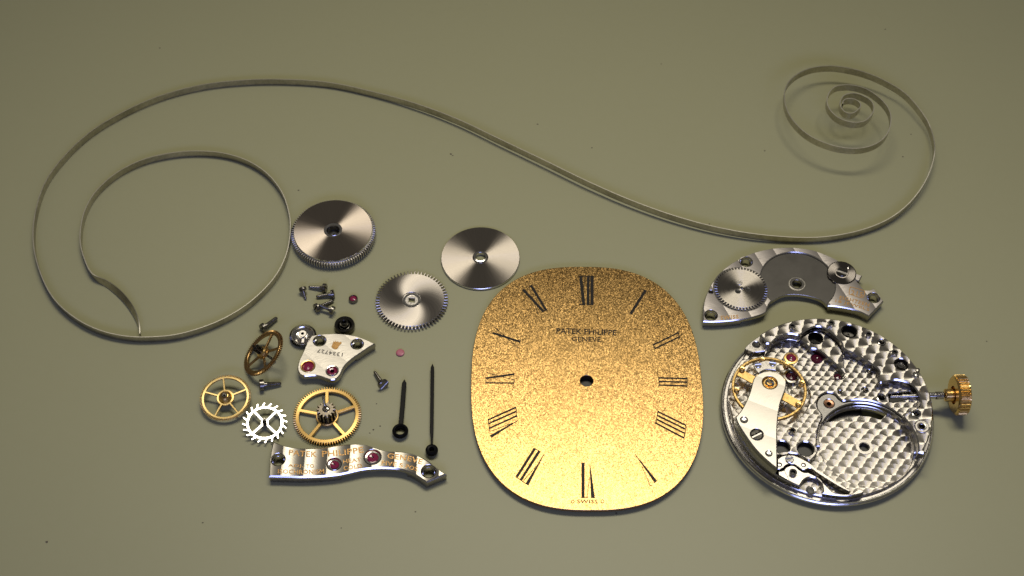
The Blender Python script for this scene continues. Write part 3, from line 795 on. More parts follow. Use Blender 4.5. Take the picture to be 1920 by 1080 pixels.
# ------------------------------------------------------------------ dial
def build_dial():
    zt = .075
    c = Q('X', 1100, 714, zt); o = (c.x, c.y)
    th = thing('watch_dial', 'gold grained rounded oval dial with black roman numerals', 'watch dial', (c.x, c.y, 0))
    edge = [('DA', p) for p in [(920, 77), (760, 86), (590, 121), (430, 181), (300, 268), (185, 420), (122, 580), (82, 760), (56, 960)]] + \
           [('DB', p) for p in [(60, 110), (72, 300), (108, 500), (178, 660), (300, 790), (460, 895), (690, 968), (950, 990), (1200, 970), (1450, 905), (1655, 780), (1780, 610), (1828, 420), (1848, 200), (1853, 60)]] + \
           [('DA', p) for p in [(1848, 940), (1830, 790), (1790, 615), (1722, 440), (1605, 290), (1450, 182), (1240, 105), (1080, 82)]]
    wpts = []
    for f, (x, y) in edge: q = Q(f, x, y, zt); wpts.append((q.x - o[0], q.y - o[1]))
    # superellipse fitted to the traced edge
    best = None
    xs = [p[0] for p in wpts]; ys = [p[1] for p in wpts]
    a0, b0 = (max(xs) - min(xs)) / 2, (max(ys) - min(ys)) / 2; cx0, cy0 = (max(xs) + min(xs)) / 2, (max(ys) + min(ys)) / 2
    for n10 in range(18, 36):
        n = n10 / 10
        for da in (-.01, 0, .01):
            for db in (-.01, 0, .01):
                e = sum((abs((x - cx0) / (a0 + da)) ** n + abs((y - cy0) / (b0 + db)) ** n - 1) ** 2 for x, y in wpts)
                if best is None or e < best[0]: best = (e, n, a0 + da, b0 + db)
    _, n, a, b2 = best
    print('DIAL', n, a, b2, cx0, cy0)
    out = []
    for k in range(180):
        t = 2 * PI * k / 180; ct, st = math.cos(t), math.sin(t)
        out.append((cx0 + a * math.copysign(abs(ct) ** (2 / n), ct), cy0 + b2 * math.copysign(abs(st) ** (2 / n), st)))
    g = G(); g.plate(out, [circ((0, 0), U('X', 12.5, 1100, 714, zt), 36)], .038, zt, .003, 0, 1, 1)
    add('dial_plate', g, [M_DIAL, M_DIALEDGE], th, (c.x, c.y, 0))
    for dx, dy in ((-.55, .75), (.6, .6), (-.5, -.8), (.55, -.75)):
        g = G(); g.cyl((0, 0, .002), (0, 0, .038), .035); add('dial_foot', g, M_GOLDS, th, (c.x + dx, c.y + dy, 0))
    g = G(); rr = U('X', 13, 1100, 714, zt); g.lathe([(rr, zt - .004), (rr, .002), (0, .002)][::1], (0, 0, 0), 36); add('hole_shade_liner', g, M_HOLE, th, (c.x, c.y, 0))  # added dark liner paints the shade seen through the dial hole
    def numeral(f, strokes, name='roman_numeral'):
        g = G()
        for i, s in enumerate(strokes):
            x0, y0, x1, y1, w0 = s[:5]; w1 = s[5] if len(s) > 5 else w0
            if w0 > 6: w0 *= 1.4; w1 *= 1.4
            d = Vector((x1 - x0, y1 - y0)).normalized(); nn = Vector((-d.y, d.x))
            pp = [(x0 + nn.x * w0 / 2, y0 + nn.y * w0 / 2), (x1 + nn.x * w1 / 2, y1 + nn.y * w1 / 2), (x1 - nn.x * w1 / 2, y1 - nn.y * w1 / 2), (x0 - nn.x * w0 / 2, y0 - nn.y * w0 / 2)]
            g.plate(rel(tr(f, pp, zt), o), [], zt + .0003, zt + .0016 + .0002 * i, 0, 0, 0, 0, bottom=False)
        add(name, g, M_INK, th, (c.x, c.y, 0))
    k = 1.15
    numeral('DA', [(908, 158, 933, 378, 17), (947, 158, 905, 378, 4), (967, 158, 967, 380, 16), (997, 158, 997, 380, 18), (898, 158, 955, 158, 5), (898, 379, 945, 379, 5), (957, 158, 1007, 158, 5), (957, 380, 1007, 380, 5)])
    numeral('DA', [(462, 262, 616, 430, 14), (505, 240, 577, 457, 4), (522, 230, 640, 423, 14), (500, 243, 528, 227, 5), (612, 435, 648, 417, 5), (453, 267, 470, 257, 5)])
    numeral('DA', [(1415, 267, 1298, 450, 15), (1403, 262, 1426, 275, 5), (1288, 443, 1308, 456, 5)])
    numeral('DA', [(225, 600, 437, 668, 11), (233, 552, 425, 715, 4), (438, 655, 434, 680, 5), (412, 711, 430, 717, 5), (224, 593, 220, 606, 4)])
    numeral('DA', [(1475, 692, 1667, 598, 8), (1487, 722, 1677, 630, 8), (1472, 688, 1489, 727, 6), (1667, 588, 1680, 635, 6)])
    numeral('DA', [(170, 952, 393, 920, 10), (175, 908, 390, 965, 4), (170, 988, 390, 990, 7), (170, 945, 170, 998, 6), (391, 913, 391, 930, 5), (390, 960, 390, 998, 6)])
    numeral('DA', [(1518, 950, 1738, 955, 8), (1518, 977, 1738, 983, 8), (1518, 1005, 1738, 1013, 8), (1518, 941, 1518, 1016, 6), (1738, 945, 1738, 1026, 6)])
    numeral('DB', [(1510, 215, 1728, 322, 9), (1506, 245, 1725, 352, 9), (1500, 275, 1720, 385, 9), (1495, 305, 1715, 422, 9), (1512, 208, 1492, 315, 6), (1730, 316, 1713, 434, 6)])
    numeral('DB', [(187, 280, 403, 183, 9), (190, 310, 408, 213, 9), (197, 345, 413, 248, 9), (203, 370, 380, 303, 4), (208, 410, 420, 284, 16, 3), (186, 274, 202, 374, 6), (403, 176, 414, 260, 6)])
    numeral('DB', [(412, 722, 552, 502, 15), (445, 745, 585, 525, 15), (490, 782, 626, 543, 19, 3), (462, 755, 560, 640, 4), (401, 721, 505, 790, 6), (544, 499, 597, 530, 6)])
    numeral('DB', [(927, 618, 927, 884, 18), (1004, 885, 980, 618, 22, 3), (957, 885, 978, 728, 5), (911, 616, 944, 616, 5), (909, 886, 966, 886, 5), (988, 886, 1022, 886, 5)])
    numeral('DB', [(1495, 763, 1331, 546, 18, 3), (1450, 792, 1385, 640, 4), (1478, 769, 1508, 754, 5), (1442, 796, 1463, 788, 5)])
    lettering('printed_name', 'PATEK PHILIPPE', 'X', [(1043, 625.5), (1100, 627), (1156, 629)], 10.5, zt + .0012, M_INK, th, 1.0)
    lettering('printed_name', 'GENEVE', 'X', [(1072, 640), (1126.5, 641)], 9.0, zt + .0012, M_INK, th, 1.05)
    for wd, x0, x1 in (('O', 1070, 1077), ('SWISS', 1082, 1120.5), ('O', 1126, 1133)):
        lettering('printed_name', wd, 'X', [(x0, 943.5), (x1, 944)], 7.2, zt + .0012, M_INK, th, 1.1)
build_dial()

# ------------------------------------------------------------------ barrel bridge (upper right)
def build_barrel_bridge():
    zt = .103; c = Q('B', 950, 420, zt); o = (c.x, c.y)
    th = thing('barrel_bridge', 'arched striped steel bridge with a gear on it, above the main movement', 'watch bridge', (c.x, c.y, 0))
    W = lambda x, y, z=zt: (lambda q: (q.x - o[0], q.y - o[1]))(Q('B', x, y, z))
    top = [(92, 772, 1), (92, 640), (120, 520), (185, 392), (290, 272), (430, 180), (580, 115), (760, 77), (940, 68), (1100, 87), (1170, 105), (1280, 147), (1365, 188, 1), (1385, 205, 1), (1465, 232), (1530, 275, 1), (1545, 315, 1), (1600, 335, 1), (1572, 392, 1), (1548, 382, 1), (1580, 425), (1620, 472, 1), (1670, 472), (1712, 455, 1), (1760, 520), (1803, 577, 1),
           (1665, 722, 1), (1560, 672), (1430, 642), (1330, 627), (1275, 625, 1), (1240, 580), (1180, 545), (1080, 518), (960, 505), (860, 513), (780, 550), (720, 600), (690, 680, 1), (650, 705), (550, 735), (430, 757), (300, 770), (180, 776)]
    out = ccw(rel(cr(tr('B', top, zt)), o))
    # the sunk seat for the ratchet wheel opens onto the inner edge: plate body and seat are separate solids
    sc = W(990, 392); sr = U('B', 353, 990, 392, zt)
    ins = [math.hypot(p[0] - sc[0], p[1] - sc[1]) < sr for p in out]
    n = len(out); body = []
    st = next(i for i in range(n) if ins[i] and not ins[i - 1])
    seq = [(st + k) % n for k in range(n)]
    inside_run = []
    for k in seq:
        if ins[k]: inside_run.append(out[k])
        else: body.append(out[k])
    pa, pb = inside_run[-1], inside_run[0]
    a_end = math.atan2(body[-1][1] - sc[1], body[-1][0] - sc[0]); a_st = math.atan2(body[0][1] - sc[1], body[0][0] - sc[0])
    # go over the top of the seat from the last outer point to the first
    A0, A1 = a_end, a_st
    if abs(body[-1][0]) >= 0 and math.sin((A0 + A1) / 2) < 0: pass
    def arc_over(a, b):
        # choose the way round that passes through straight up (pi/2)
        cand = []
        for kk in (-1, 0, 1):
            bb = b + 2 * PI * kk
            if min(a, bb) < PI / 2 + 2 * PI * 0 < max(a, bb) and abs(bb - a) < 2 * PI: cand.append(bb)
            elif min(a, bb) < -1.5 * PI < max(a, bb) and abs(bb - a) < 2 * PI: cand.append(bb)
        bb = min(cand, key=lambda t: abs(t - a)); return circ(sc, sr, 60, a, bb)
    body = body + arc_over(A0, A1)
    gcx = W(450, 466); gr = U('B', 252, 450, 466, zt)
    hs = [(500, 205, 62, 40), (168, 712, 62, 44), (1708, 547, 60, 40)]
    kc = W(1405, 312); kr = U('B', 137, 1405, 312, zt)
    holes = [circ(W(x, y), U('B', r, x, y, zt), 32) for x, y, r, _ in hs]
    holes.append(circ(W(167, 492), U('B', 22, 167, 492, zt), 20))
    a = Vector(W(1375, 420)); b2 = Vector(W(1535, 660)); d = (b2 - a).normalized(); nx = Vector((d.y, -d.x)); 
    if nx.x < 0: nx = -nx
    ang = math.atan2(nx.y, nx.x); sp = abs((Vector(W(1550, 380)) - a).dot(nx)) * 1.0
    mat = stripes('striped barrel bridge', (0.50, 0.465, 0.45), 0.40, ang, sp, a.dot(nx), 0.22)
    g = G(); g.plate(body, holes, .062, zt, .009, 0, 1, 2, hbev=.004)
    add('bridge_plate', g, [mat, M_POL, M_WALL], th, (c.x, c.y, 0))
    # floor of the seat
    fl = [p for p in out]
    clip = inside_run + [q for q in circ(sc, sr * 1.02, 60, math.atan2(pa[1] - sc[1], pa[0] - sc[0]), math.atan2(pa[1] - sc[1], pa[0] - sc[0]) + .0001)][:0]
    floor = inside_run + [(sc[0] + (p[0] - sc[0]) * 1.02, sc[1] + (p[1] - sc[1]) * 1.02) for p in arc_over(math.atan2(pa[1] - sc[1], pa[0] - sc[0]), math.atan2(pb[1] - sc[1], pb[0] - sc[0]))]
    hc = W(985, 405); hr = U('B', 46, 985, 405, zt)
    g = G(); g.plate(floor, [circ(hc, hr, 32)], .045, .085, .003, 0, 1, 1)
    add('wheel_seat', g, [M_SEAT, M_WALL], th, (c.x, c.y, 0))
    g = G(); g.lathe([(hr * 1.8, .0855), (hr * 1.7, .0875), (hr * 1.5, .088), (hr * 1.4, .0855)][::-1], (0, 0, 0), 40)
    add('seat_ring', g, M_WALL, th, (c.x + hc[0], c.y + hc[1], 0))
    for pts in ([(92, 772, 1), (92, 640), (120, 520), (185, 392), (290, 272), (430, 180), (560, 124, 1), (600, 300), (560, 560), (455, 754, 1), (300, 770), (180, 776)],
                [(1275, 625, 1), (1300, 560, 1), (1380, 420), (1560, 410, 1), (1620, 472, 1), (1712, 455, 1), (1803, 577, 1), (1665, 722, 1), (1560, 672), (1430, 642), (1330, 627)]):
        g = G(); left = pts[0][0] < 500
        hh = [h for h, (x, _, _, _) in zip(holes[:3], hs) if (x < 600) == left]
        g.plate(inset(ccw(rel(cr(tr('B', pts, zt)), o)), .003), hh, .003, .061, 0, 1, 1, 0)
        add('foot', g, [M_WALL], th, (c.x, c.y, 0))
    for x, y, r, ri in hs:
        q = W(x, y); ro, rb = U('B', r, x, y, zt), U('B', ri, x, y, zt); g = G()
        g.lathe([(ro, zt), (ro * .92, zt - .008), (ro * .86, zt - .028), (rb * 1.15, zt - .032), (rb * 1.06, .004)], (0, 0, 0), 32)
        add('screw_hole', g, M_POL, th, (q[0] + o[0], q[1] + o[1], 0))
    # crown wheel with its own screws
    wz = zt + .0008
    g = G(); g.plate(gear_outline(50, gr * .90, gr, top=.34, bot=.6), [], wz, wz + .016, .003, 0, 1, 1)
    g.lathe([(gr * 1.06, wz - .0003), (gr * 1.06, wz + .0002), (0, wz + .0002)][:0] or [(0, wz + .001), (0.001, wz + .001)], (0, 0, 0), 6)
    wheel = add('crown_wheel', g, [M_CROSS, M_SAT], th, (c.x + gcx[0], c.y + gcx[1], 0))
    g = G(); g.plate(circ((0, 0), gr * 1.045, 60), [], zt - .0, wz - .0001, 0, 0, 0, 0); add('wheel_recess', g, M_SEAT, th, (c.x + gcx[0], c.y + gcx[1], 0))
    wz2 = wz + .016
    for x, y, r, kind in [(435, 415, 28, 's'), (420, 495, 28, 'h'), (515, 475, 26, 'h'), (460, 462, 18, 'd')]:
        q = W(x, y); rr = U('B', r, x, y, zt); g = G()
        if kind == 's': screw_head(g, (0, 0, wz2 - .002), rr, .010, rr * .35, .5, 0, .5); add('screw', g, M_SAT, wheel, (q[0] + o[0], q[1] + o[1], 0))
        else: g.lathe([(rr, wz2 + .0002), (rr * .8, wz2 + .004), (rr * .62, wz2 + .003, 1), (0, wz2 + .0015, 1)][::-1], (0, 0, 0), 20); add('peg_hole', g, [M_POL, M_HOLE], wheel, (q[0] + o[0], q[1] + o[1], 0))
    # click
    g = G(); g.lathe([(0, zt + .008), (kr * .42, zt + .008), (kr * .46, zt + .007), (kr * .93, zt + .009), (kr, zt + .004), (kr, zt + .0005)], (0, 0, 0), 44)
    ck = add('click', g, M_DCLICK, th, (c.x + kc[0], c.y + kc[1], 0))
    g = G(); screw_head(g, (0, 0, zt + .008), kr * .38, .012, kr * .14, -.45, 0, .55, 1); add('screw', g, [M_DARK, M_SAT], ck, (c.x + kc[0], c.y + kc[1], 0))
    q = W(1465, 272); g = G(); g.lathe([(0, zt + .018), (.008, zt + .016), (.012, zt + .007)], (0, 0, 0), 16); add('pin', g, M_POL, ck, (c.x + q[0], c.y + q[1], 0))
    g = G(); g.plate(rel(cr(tr('B', [(1272, 330), (1300, 322), (1345, 350), (1352, 385), (1330, 402), (1308, 375), (1285, 362)], zt)), o), [], .088, zt + .004, .003, 0, 0, 0); add('click_tooth', g, M_DCLICK, ck, (c.x, c.y, 0))
    zz = zt + .0014
    lettering('engraved_lettering', '215', 'B', [(1490, 518), (1602, 540)], 46, zz, M_PRINTG, th, 1.15)
    lettering('engraved_lettering', 'EIGHTEEN', 'B', [(1382, 560), (1520, 592), (1662, 634)], 34, zz, M_PRINTG, th, 1.1)
    lettering('engraved_lettering', '18 JEWELS', 'B', [(1342, 594), (1500, 630), (1662, 682)], 32, zz, M_PRINTG, th, 1.1)
    lettering('engraved_lettering', 'SWISS', 'B', [(258, 754), (430, 742)], 36, zz, M_PRINTG, th, 1.1)
    fr = [(1482, 450), (1500, 444), (1600, 472), (1626, 486), (1622, 525), (1606, 548), (1580, 548), (1490, 520), (1472, 508)]
    fo = ccw(rel(cr(tr('B', fr, zt), 4), o))
    g = G(); g.plate(fo, [inset(fo, U('B', 7, 1550, 500, zt))], zt + .0003, zt + .0016, 0, 0, 0, 0); add('engraved_frame', g, M_PRINTG, th, (c.x, c.y, 0))
M_SEAT = metal('dark circular-milled steel', (0.105, 0.10, 0.094), 0.40, 0.05, 6)
M_DCLICK = radial_metal('dark polished click', (0.24, 0.22, 0.205), 0.36, 0.6, 0, 0, False)
build_barrel_bridge()

# ------------------------------------------------------------------ movement
def build_movement():
    zF0, zF1, zL, zLed, zC, zS, zA, zLow = .05, .085, .100, .120, .188, .204, .282, .184
    # circle of the plate body fitted through traced points on the upper edge
    pts = [Q('M', x, y, zA) for x, y in ((560, 42), (720, 60), (900, 148), (1030, 270), (1135, 430), (1167, 590), (1150, 700))] + [Q('H', x, y, zLow) for x, y in ((340, 530), (690, 715), (1340, 860))]
    sx = [[0] * 3 for _ in range(3)]; sy = [0] * 3
    for p in pts:
        row = (p.x, p.y, 1); rhs = p.x ** 2 + p.y ** 2
        for i in range(3):
            sy[i] += row[i] * rhs
            for j in range(3): sx[i][j] += row[i] * row[j]
    sol = Matrix(sx).inverted() @ Vector(sy)
    mc = (sol.x / 2, sol.y / 2); mr = math.sqrt(sol.z + mc[0] ** 2 + mc[1] ** 2)
    print('MOVEMENT', mc, mr)
    o = mc; O3 = (o[0], o[1], 0)
    th = thing('watch_movement', 'round spotted steel watch movement with balance wheel and gold crown on its stem', 'watch movement', O3)
    T = lambda f, pp, z: rel(tr(f, pp, z), o)
    W = lambda f, x, y, z: (lambda q: (q.x - o[0], q.y - o[1]))(Q(f, x, y, z))
    # barrel well
    bc = W('F', 574, 548, zL); br = U('F', 412, 574, 548, zL)
    edgeF = T('F', [(190, 345), (350, 322), (430, 302), (520, 280), (620, 290), (712, 318), (748, 285)], zL)
    a0 = math.atan2(edgeF[-1][1] - bc[1], edgeF[-1][0] - bc[0]); a1 = math.atan2(edgeF[0][1] - bc[1], edgeF[0][0] - bc[0])
    through = edgeF + circ(bc, br * .985, 24, a0, a1)
    bh = W('F', 566, 556, zL); bhr = U('F', 44, 566, 556, zL)
    # rim
    fc = (0.0, 0.0); fr_ = mr + .055
    g = G(); rim = circ(fc, fr_, 144)
    g.plate(rim, [through, circ(bh, bhr, 32)], zF0, zF1, .010, 0, 1, 1, hbev=.001)
    add('base_rim', g, [M_SAT, M_POL, M_WELL], th, O3)
    g = G(); g.lathe([(mr + .022, zF1 + .0005), (mr + .030, zF1 + .012), (mr + .040, zF1 + .012), (mr + .046, zF1 + .0005)][::-1], (0, 0, 0), 144)
    add('rim_bead', g, [M_POL], th, O3)
    g = G(); g.lathe([(.35, .05), (.35, .002), (0, .002)], (0, 0, 0), 40); add('dial_side_boss', g, M_WALL, th, O3)
    # floors
    g = G(); g.plate(circ(fc, mr, 120), [through, circ(bh, bhr, 32)], zF1, zL, 0, 0, 1, 1); fl = add('barrel_floor', g, [M_PERL_FLOOR, M_WALL], th, O3)
    g = G(); g.lathe([(bhr * 1.75, zL + .0005), (bhr * 1.7, zL + .006), (bhr * 1.1, zL + .006), (bhr * .98, zL - .004), (bhr * .98, zF0 + .002, 1), (0, zF0 + .002, 1)][::1], (0, 0, 0), 36)
    add('bearing_ring', g, [M_SAT, M_HOLE], fl, (o[0] + bh[0], o[1] + bh[1], 0))
    g = G(); g.plate(circ(fc, mr * .998, 120), [circ(bc, br, 90)], zL, zLed, .009, 0, 1, 1); add('recess_floor', g, [M_PERL_MID, M_POL], th, O3)
    # centre level
    bal = W('C', 383, 366, .24); Rb = U('C', 292, 383, 366, .24)
    rec = circ(bal, Rb * 1.10, 40, R(188), R(382))
    ctr = T('M', [(560, 376), (630, 372), (682, 370), (690, 355)], zC)
    shelfS = T('M', [(695, 350), (655, 301), (615, 266), (574, 230), (543, 213), (507, 205), (481, 177), (449, 152)], zS)
    innA = T('M', [(449, 137), (400, 130), (340, 146), (300, 181), (270, 236)], zA)
    blkN = T('M', [(274, 182), (262, 152), (246, 136)], zA)
    ang_of = lambda p: math.atan2(p[1], p[0])
    notch = W('M', 1128, 758, zA)
    aa, ab = ang_of(blkN[-1]), ang_of(notch)
    rimtop = circ(fc, mr, 70, aa, ab)            # clockwise over the top
    well = T('F', [(1085, 612, 1), (1040, 600, 1), (1036, 520), (1010, 440), (960, 350), (880, 270), (760, 196), (640, 152), (540, 138), (450, 140), (385, 148), (345, 125), (310, 88), (250, 72), (185, 95), (150, 150), (155, 210), (190, 260), (195, 300), (165, 370), (148, 460), (145, 540)], zC)
    well = cr([tuple(p) for p in T('F', [(1040, 600), (1036, 520), (1010, 440), (960, 350), (880, 270), (760, 196), (640, 152), (540, 138), (450, 140), (385, 148), (345, 125), (310, 88), (250, 72), (185, 95), (150, 150), (155, 210), (188, 260), (190, 310), (165, 370), (148, 460), (145, 540)], zC)], 4, False)
    south = cr(T('H', [(990, 100), (980, 170), (920, 245), (850, 292), (740, 230), (640, 182), (540, 166), (420, 176), (335, 200)], zC), 4, False)
    cockL = W('M', 300, 800, zC)
    sl = [cockL]; al = ang_of(cockL) % (2 * PI)
    lowleft = circ(fc, mr, 26, R(242), R(197))
    outl = rec + cr([tuple(p) for p in ctr], 3, False) + cr([tuple(p) for p in shelfS], 4, False) + cr([tuple(p) for p in innA], 4, False) + blkN + rimtop + well + south + lowleft
    hole = lambda f, x, y, r, z, n=26: circ(W(f, x, y, z), U(f, r, x, y, z), n)
    slot = T('E', [(575, 797), (640, 790), (790, 778), (812, 800), (812, 835), (760, 855), (625, 886), (583, 880)], zC)
    Choles = [hole('M', 825, 336, 15, zC), hole('M', 800, 430, 15, zC), hole('M', 668, 442, 9, zC), hole('M', 889, 470, 20, zC), hole('M', 485, 742, 43, zC), hole('M', 360, 735, 40, zC), slot, hole('D', 950, 280, 80, zS, 32),
              hole('M', 718, 116, 36, zA), hole('M', 1075, 554, 19, zA), hole('M', 995, 292, 30, zA), hole('M', 1105, 624, 17, zA), hole('M', 890, 176, 11, zA)]
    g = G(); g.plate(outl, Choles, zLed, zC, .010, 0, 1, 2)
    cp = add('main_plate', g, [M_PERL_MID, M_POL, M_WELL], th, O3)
    for nm, f, x, y, r in (('hole_shade_cap', 'M', 485, 742, 43), ('hole_shade_cap', 'M', 360, 735, 40), ('hole_shade_cap', 'M', 889, 470, 20), ('hole_shade_cap', 'M', 1075, 554, 19)):
        q = W(f, x, y, zC); rr = U(f, r, x, y, zC) * .985; g = G(); g.lathe([(rr, .03), (rr, .0015), (0, .0015)], (0, 0, 0), 28); add(nm, g, M_HOLE, cp, (o[0] + q[0], o[1] + q[1], zLed))  # near-black cups paint in the shade at the bottom of these bores
    g = G(); g.plate(inset(ccw(slot), .001), [], zLed, zLed + .003, 0, 0, 0, 0); add('slot_shade_cap', g, M_HOLE, cp, O3)  # near-black sheet paints the shade down in the slot
    # ledge round the barrel well
    wellp = well
    ai, aj = math.atan2(wellp[0][1] - bc[1], wellp[0][0] - bc[0]), math.atan2(wellp[-1][1] - bc[1], wellp[-1][0] - bc[0])
    led = [(p[0] - (p[0] - bc[0]) * .004, p[1] - (p[1] - bc[1]) * .004) for p in wellp] + circ(bc, br * 1.0, 60, aj % (2 * PI), ai % (2 * PI) if (ai % (2 * PI)) < (aj % (2 * PI)) else ai)
    bz = hole('M', 610, 503, 26, zC - .02)
    g = G(); g.plate(led, [bz], zLed, zC - .02, .009, 0, 1, 2); lp = add('barrel_ledge', g, [M_GRIT, M_POL, M_WELL], th, O3)
    q = W('M', 610, 503, zC - .02); rr = U('M', 26, 610, 503, zC)
    g = G(); g.lathe([(rr, zC - .021), (rr * .92, zC - .018), (rr * .5, zC - .022), (rr * .45, zLed + .001, 1), (0, zLed + .001, 1)], (0, 0, 0), 28); add('bronze_bush', g, [M_BRONZE, M_HOLE], lp, (o[0] + q[0], o[1] + q[1], 0))
    # shelf in the upper recess
    shA = T('M', [(449, 141), (490, 111), (530, 93), (575, 95), (630, 130), (675, 175), (692, 212), (697, 250), (702, 290), (712, 321), (690, 352)], zA)
    sh = cr([tuple(p) for p in shelfS], 4, False) + cr([tuple(p) for p in shA], 4, False)
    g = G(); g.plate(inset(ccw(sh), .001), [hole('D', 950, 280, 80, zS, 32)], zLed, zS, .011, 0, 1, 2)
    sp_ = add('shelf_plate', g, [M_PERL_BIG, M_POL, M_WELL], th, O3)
    q = W('D', 950, 280, zS); rr = U('D', 80, 950, 280, zS) * .99; g = G(); g.lathe([(rr, .085), (rr, .0015), (0, .0015)], (0, 0, 0), 32); add('hole_shade_cap', g, M_DARK, sp_, (o[0] + q[0], o[1] + q[1], zLed))  # dark cup puts the shade of the shelf hole into its colour
    # upper plate
    up_in = [(274, 182), (300, 180), (340, 146), (400, 130), (449, 136), (490, 111), (530, 93), (575, 95), (630, 130), (675, 175), (692, 212), (760, 242), (830, 287), (868, 314), (879, 338), (869, 372), (885, 391), (920, 383), (965, 376), (1010, 385), (1052, 402), (1078, 432), (1096, 470), (1094, 505), (1072, 530), (1035, 550), (1012, 566)]
    wellR = T('F', [(905, 282), (960, 345), (1012, 432), (1038, 515), (1043, 600)], zA)
    upo = cr(T('M', up_in, zA), 4, False) + cr([tuple(p) for p in wellR], 3, False) + [W('F', 1090, 612, zA)] + [notch] + rimtop[::-1]
    Aholes = [hole('M', 718, 116, 38, zA, 30), hole('M', 1075, 554, 20, zA), hole('M', 995, 292, 34, zA, 28), hole('M', 1105, 624, 17, zA, 24), hole('M', 890, 176, 17, zA)]
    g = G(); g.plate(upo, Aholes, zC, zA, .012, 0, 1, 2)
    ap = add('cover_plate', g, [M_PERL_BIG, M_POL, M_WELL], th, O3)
    # low block at the left
    bl = T('M', [(160, 212, 1), (203, 230, 1), (268, 222, 1), (272, 180), (262, 152), (246, 138, 1), (205, 165), (170, 195)], .185)
    g = G(); g.plate(cr([tuple(p) + ((1,) if i in (0, 1, 2, 5) else ()) for i, p in enumerate(bl)], 4), [hole('M', 222, 188, 20, .185)], zLed, .185, .006, 0, 1, 2)
    add('stop_block', g, [M_SAT, M_POL, M_WELL], th, O3)
    # lower plate and click spring
    lowp = [(340, 530, 1), (345, 470), (420, 450), (470, 400), (540, 367), (620, 380), (690, 440), (760, 480), (830, 482), (870, 500), (960, 545), (1050, 620), (1120, 690), (1180, 750), (1260, 815), (1400, 848), (1500, 842), (1580, 805), (1650, 755), (1710, 765), (1745, 800, 1), (1720, 830, 1), (1600, 857), (1500, 868), (1340, 862), (1200, 847), (1070, 825, 1), (1075, 760), (1050, 660), (980, 590), (880, 562), (780, 592), (715, 670), (695, 715, 1), (560, 655), (430, 585)]
    g = G(); g.plate(rel(cr(tr('H', lowp, zLow), 4), o), [], zLed, zLow, .010, 0, 1, 2); add('spring_plate', g, [M_SAT, M_POL, M_WELL], th, O3)
    cs = [(335, 272, 1), (400, 227), (480, 207), (580, 207), (680, 242), (780, 292), (880, 352), (960, 422), (1100, 512), (1300, 642), (1450, 742), (1530, 788, 1), (1495, 795, 1), (1350, 722), (1150, 602), (980, 492), (900, 432), (840, 415), (780, 440), (720, 430), (650, 380), (580, 345), (520, 345), (460, 370), (420, 410), (380, 430), (335, 432, 1)]
    g = G(); g.plate(rel(cr(tr('H', cs, zLow + .014), 4), o), [], zLed, zLow + .014, .004, 0, 1, 2); csp = add('click_spring', g, [M_SAT, M_POL, M_WELL], th, O3)
    def fx_part(name, f, x, y, z, prof, mats, parent, n=24):
        q = W(f, x, y, z); g = G(); g.lathe(prof, (0, 0, 0), n); return add(name, g, mats, parent, (o[0] + q[0], o[1] + q[1], z))
    def post(f, x, y, r, z, parent, h=.03):
        u = U(f, r, x, y, z); fx_part('post', f, x, y, z, [(0, .004, 1), (u * .5, .004, 1), (u * .58, h - .004, 0), (u * .8, h, 0), (u, h - .004, 0), (u, -.001, 0)], [M_POL, M_HOLE], parent)
    for x, y in ((412, 96), (620, 80), (818, 139), (958, 236)): post('M', x, y, 18, zA, ap)
    post('M', 412, 655, 19, zC, cp, .035); post('M', 416, 876, 21, zLow, th and csp, .035); post('M', 222, 190, 18, .185, th, .004)
    def small_hole(f, x, y, r, z, parent, name='hole_rim', mats=None):
        u = U(f, r, x, y, z); fx_part(name, f, x, y, z, [(u * .85, -.05, 0), (u * .85, -.004, 0), (u * 1.0, .003, 0), (u * 1.25, .0006, 0)][::-1], mats or [M_POL], parent)
    for x, y, r in ((825, 336, 14), (800, 430, 14), (668, 442, 9), (889, 470, 20)): small_hole('M', x, y, r, zC, cp)
    small_hole('M', 890, 176, 15, zA, ap); small_hole('M', 1075, 554, 19, zA, ap)
    u = U('M', 36, 718, 116, zA)
    fx_part('countersink', 'M', 718, 116, zA, [(u * 1.05, .0006), (u, -.004), (u * .9, -.085), (u * .3, -.09), (u * .28, -.06), (u * .12, -.06), (0, -.085)], [M_SEAT], ap, 32)
    u = U('M', 34, 995, 292, zA)
    fx_part('banking_screw', 'M', 995, 292, zA, [(u * .98, -.003, 1), (u * .92, -.05, 1), (u * .6, -.05, 0), (u * .56, -.012, 0), (u * .46, -.008, 0), (u * .38, -.02, 1), (0, -.022, 1)], [M_POL, M_HOLE], ap, 32)
    u = U('M', 41, 1105, 624, zA)
    fx_part('ring_seat', 'M', 1105, 624, zA, [(u, .0004), (u * .93, .005), (u * .84, .002), (u * .62, .002), (u * .55, .007), (u * .44, .005), (u * .41, -.06)], [M_SAT], ap, 32)
    u = U('M', 20, 1075, 345, zA)
    fx_part('pin', 'M', 1072, 350, zA, [(0, .018), (u * .6, .016), (u * .95, .006), (u, -.001)], [M_POL], ap); fx_part('pin', 'M', 1082, 326, zA, [(0, .02), (u * .5, .016), (u * .6, -.001)], [M_SCREW], ap)
    # click spring fittings
    for x, y in ((365, 360), (757, 365)): u = U('H', 42, x, y, zLow); fx_part('pin', 'H', x, y, zLow + .014, [(0, .010), (u * .6, .008), (u * .95, .002), (u, -.001)], [M_POL], csp)
    q = W('H', 525, 275, zLow + .014); g = G(); screw_head(g, (0, 0, 0), U('H', 72, 525, 275, zLow), .014, .012, .15, 0, .5); add('screw', g, M_POL, csp, (o[0] + q[0], o[1] + q[1], zLow + .014))
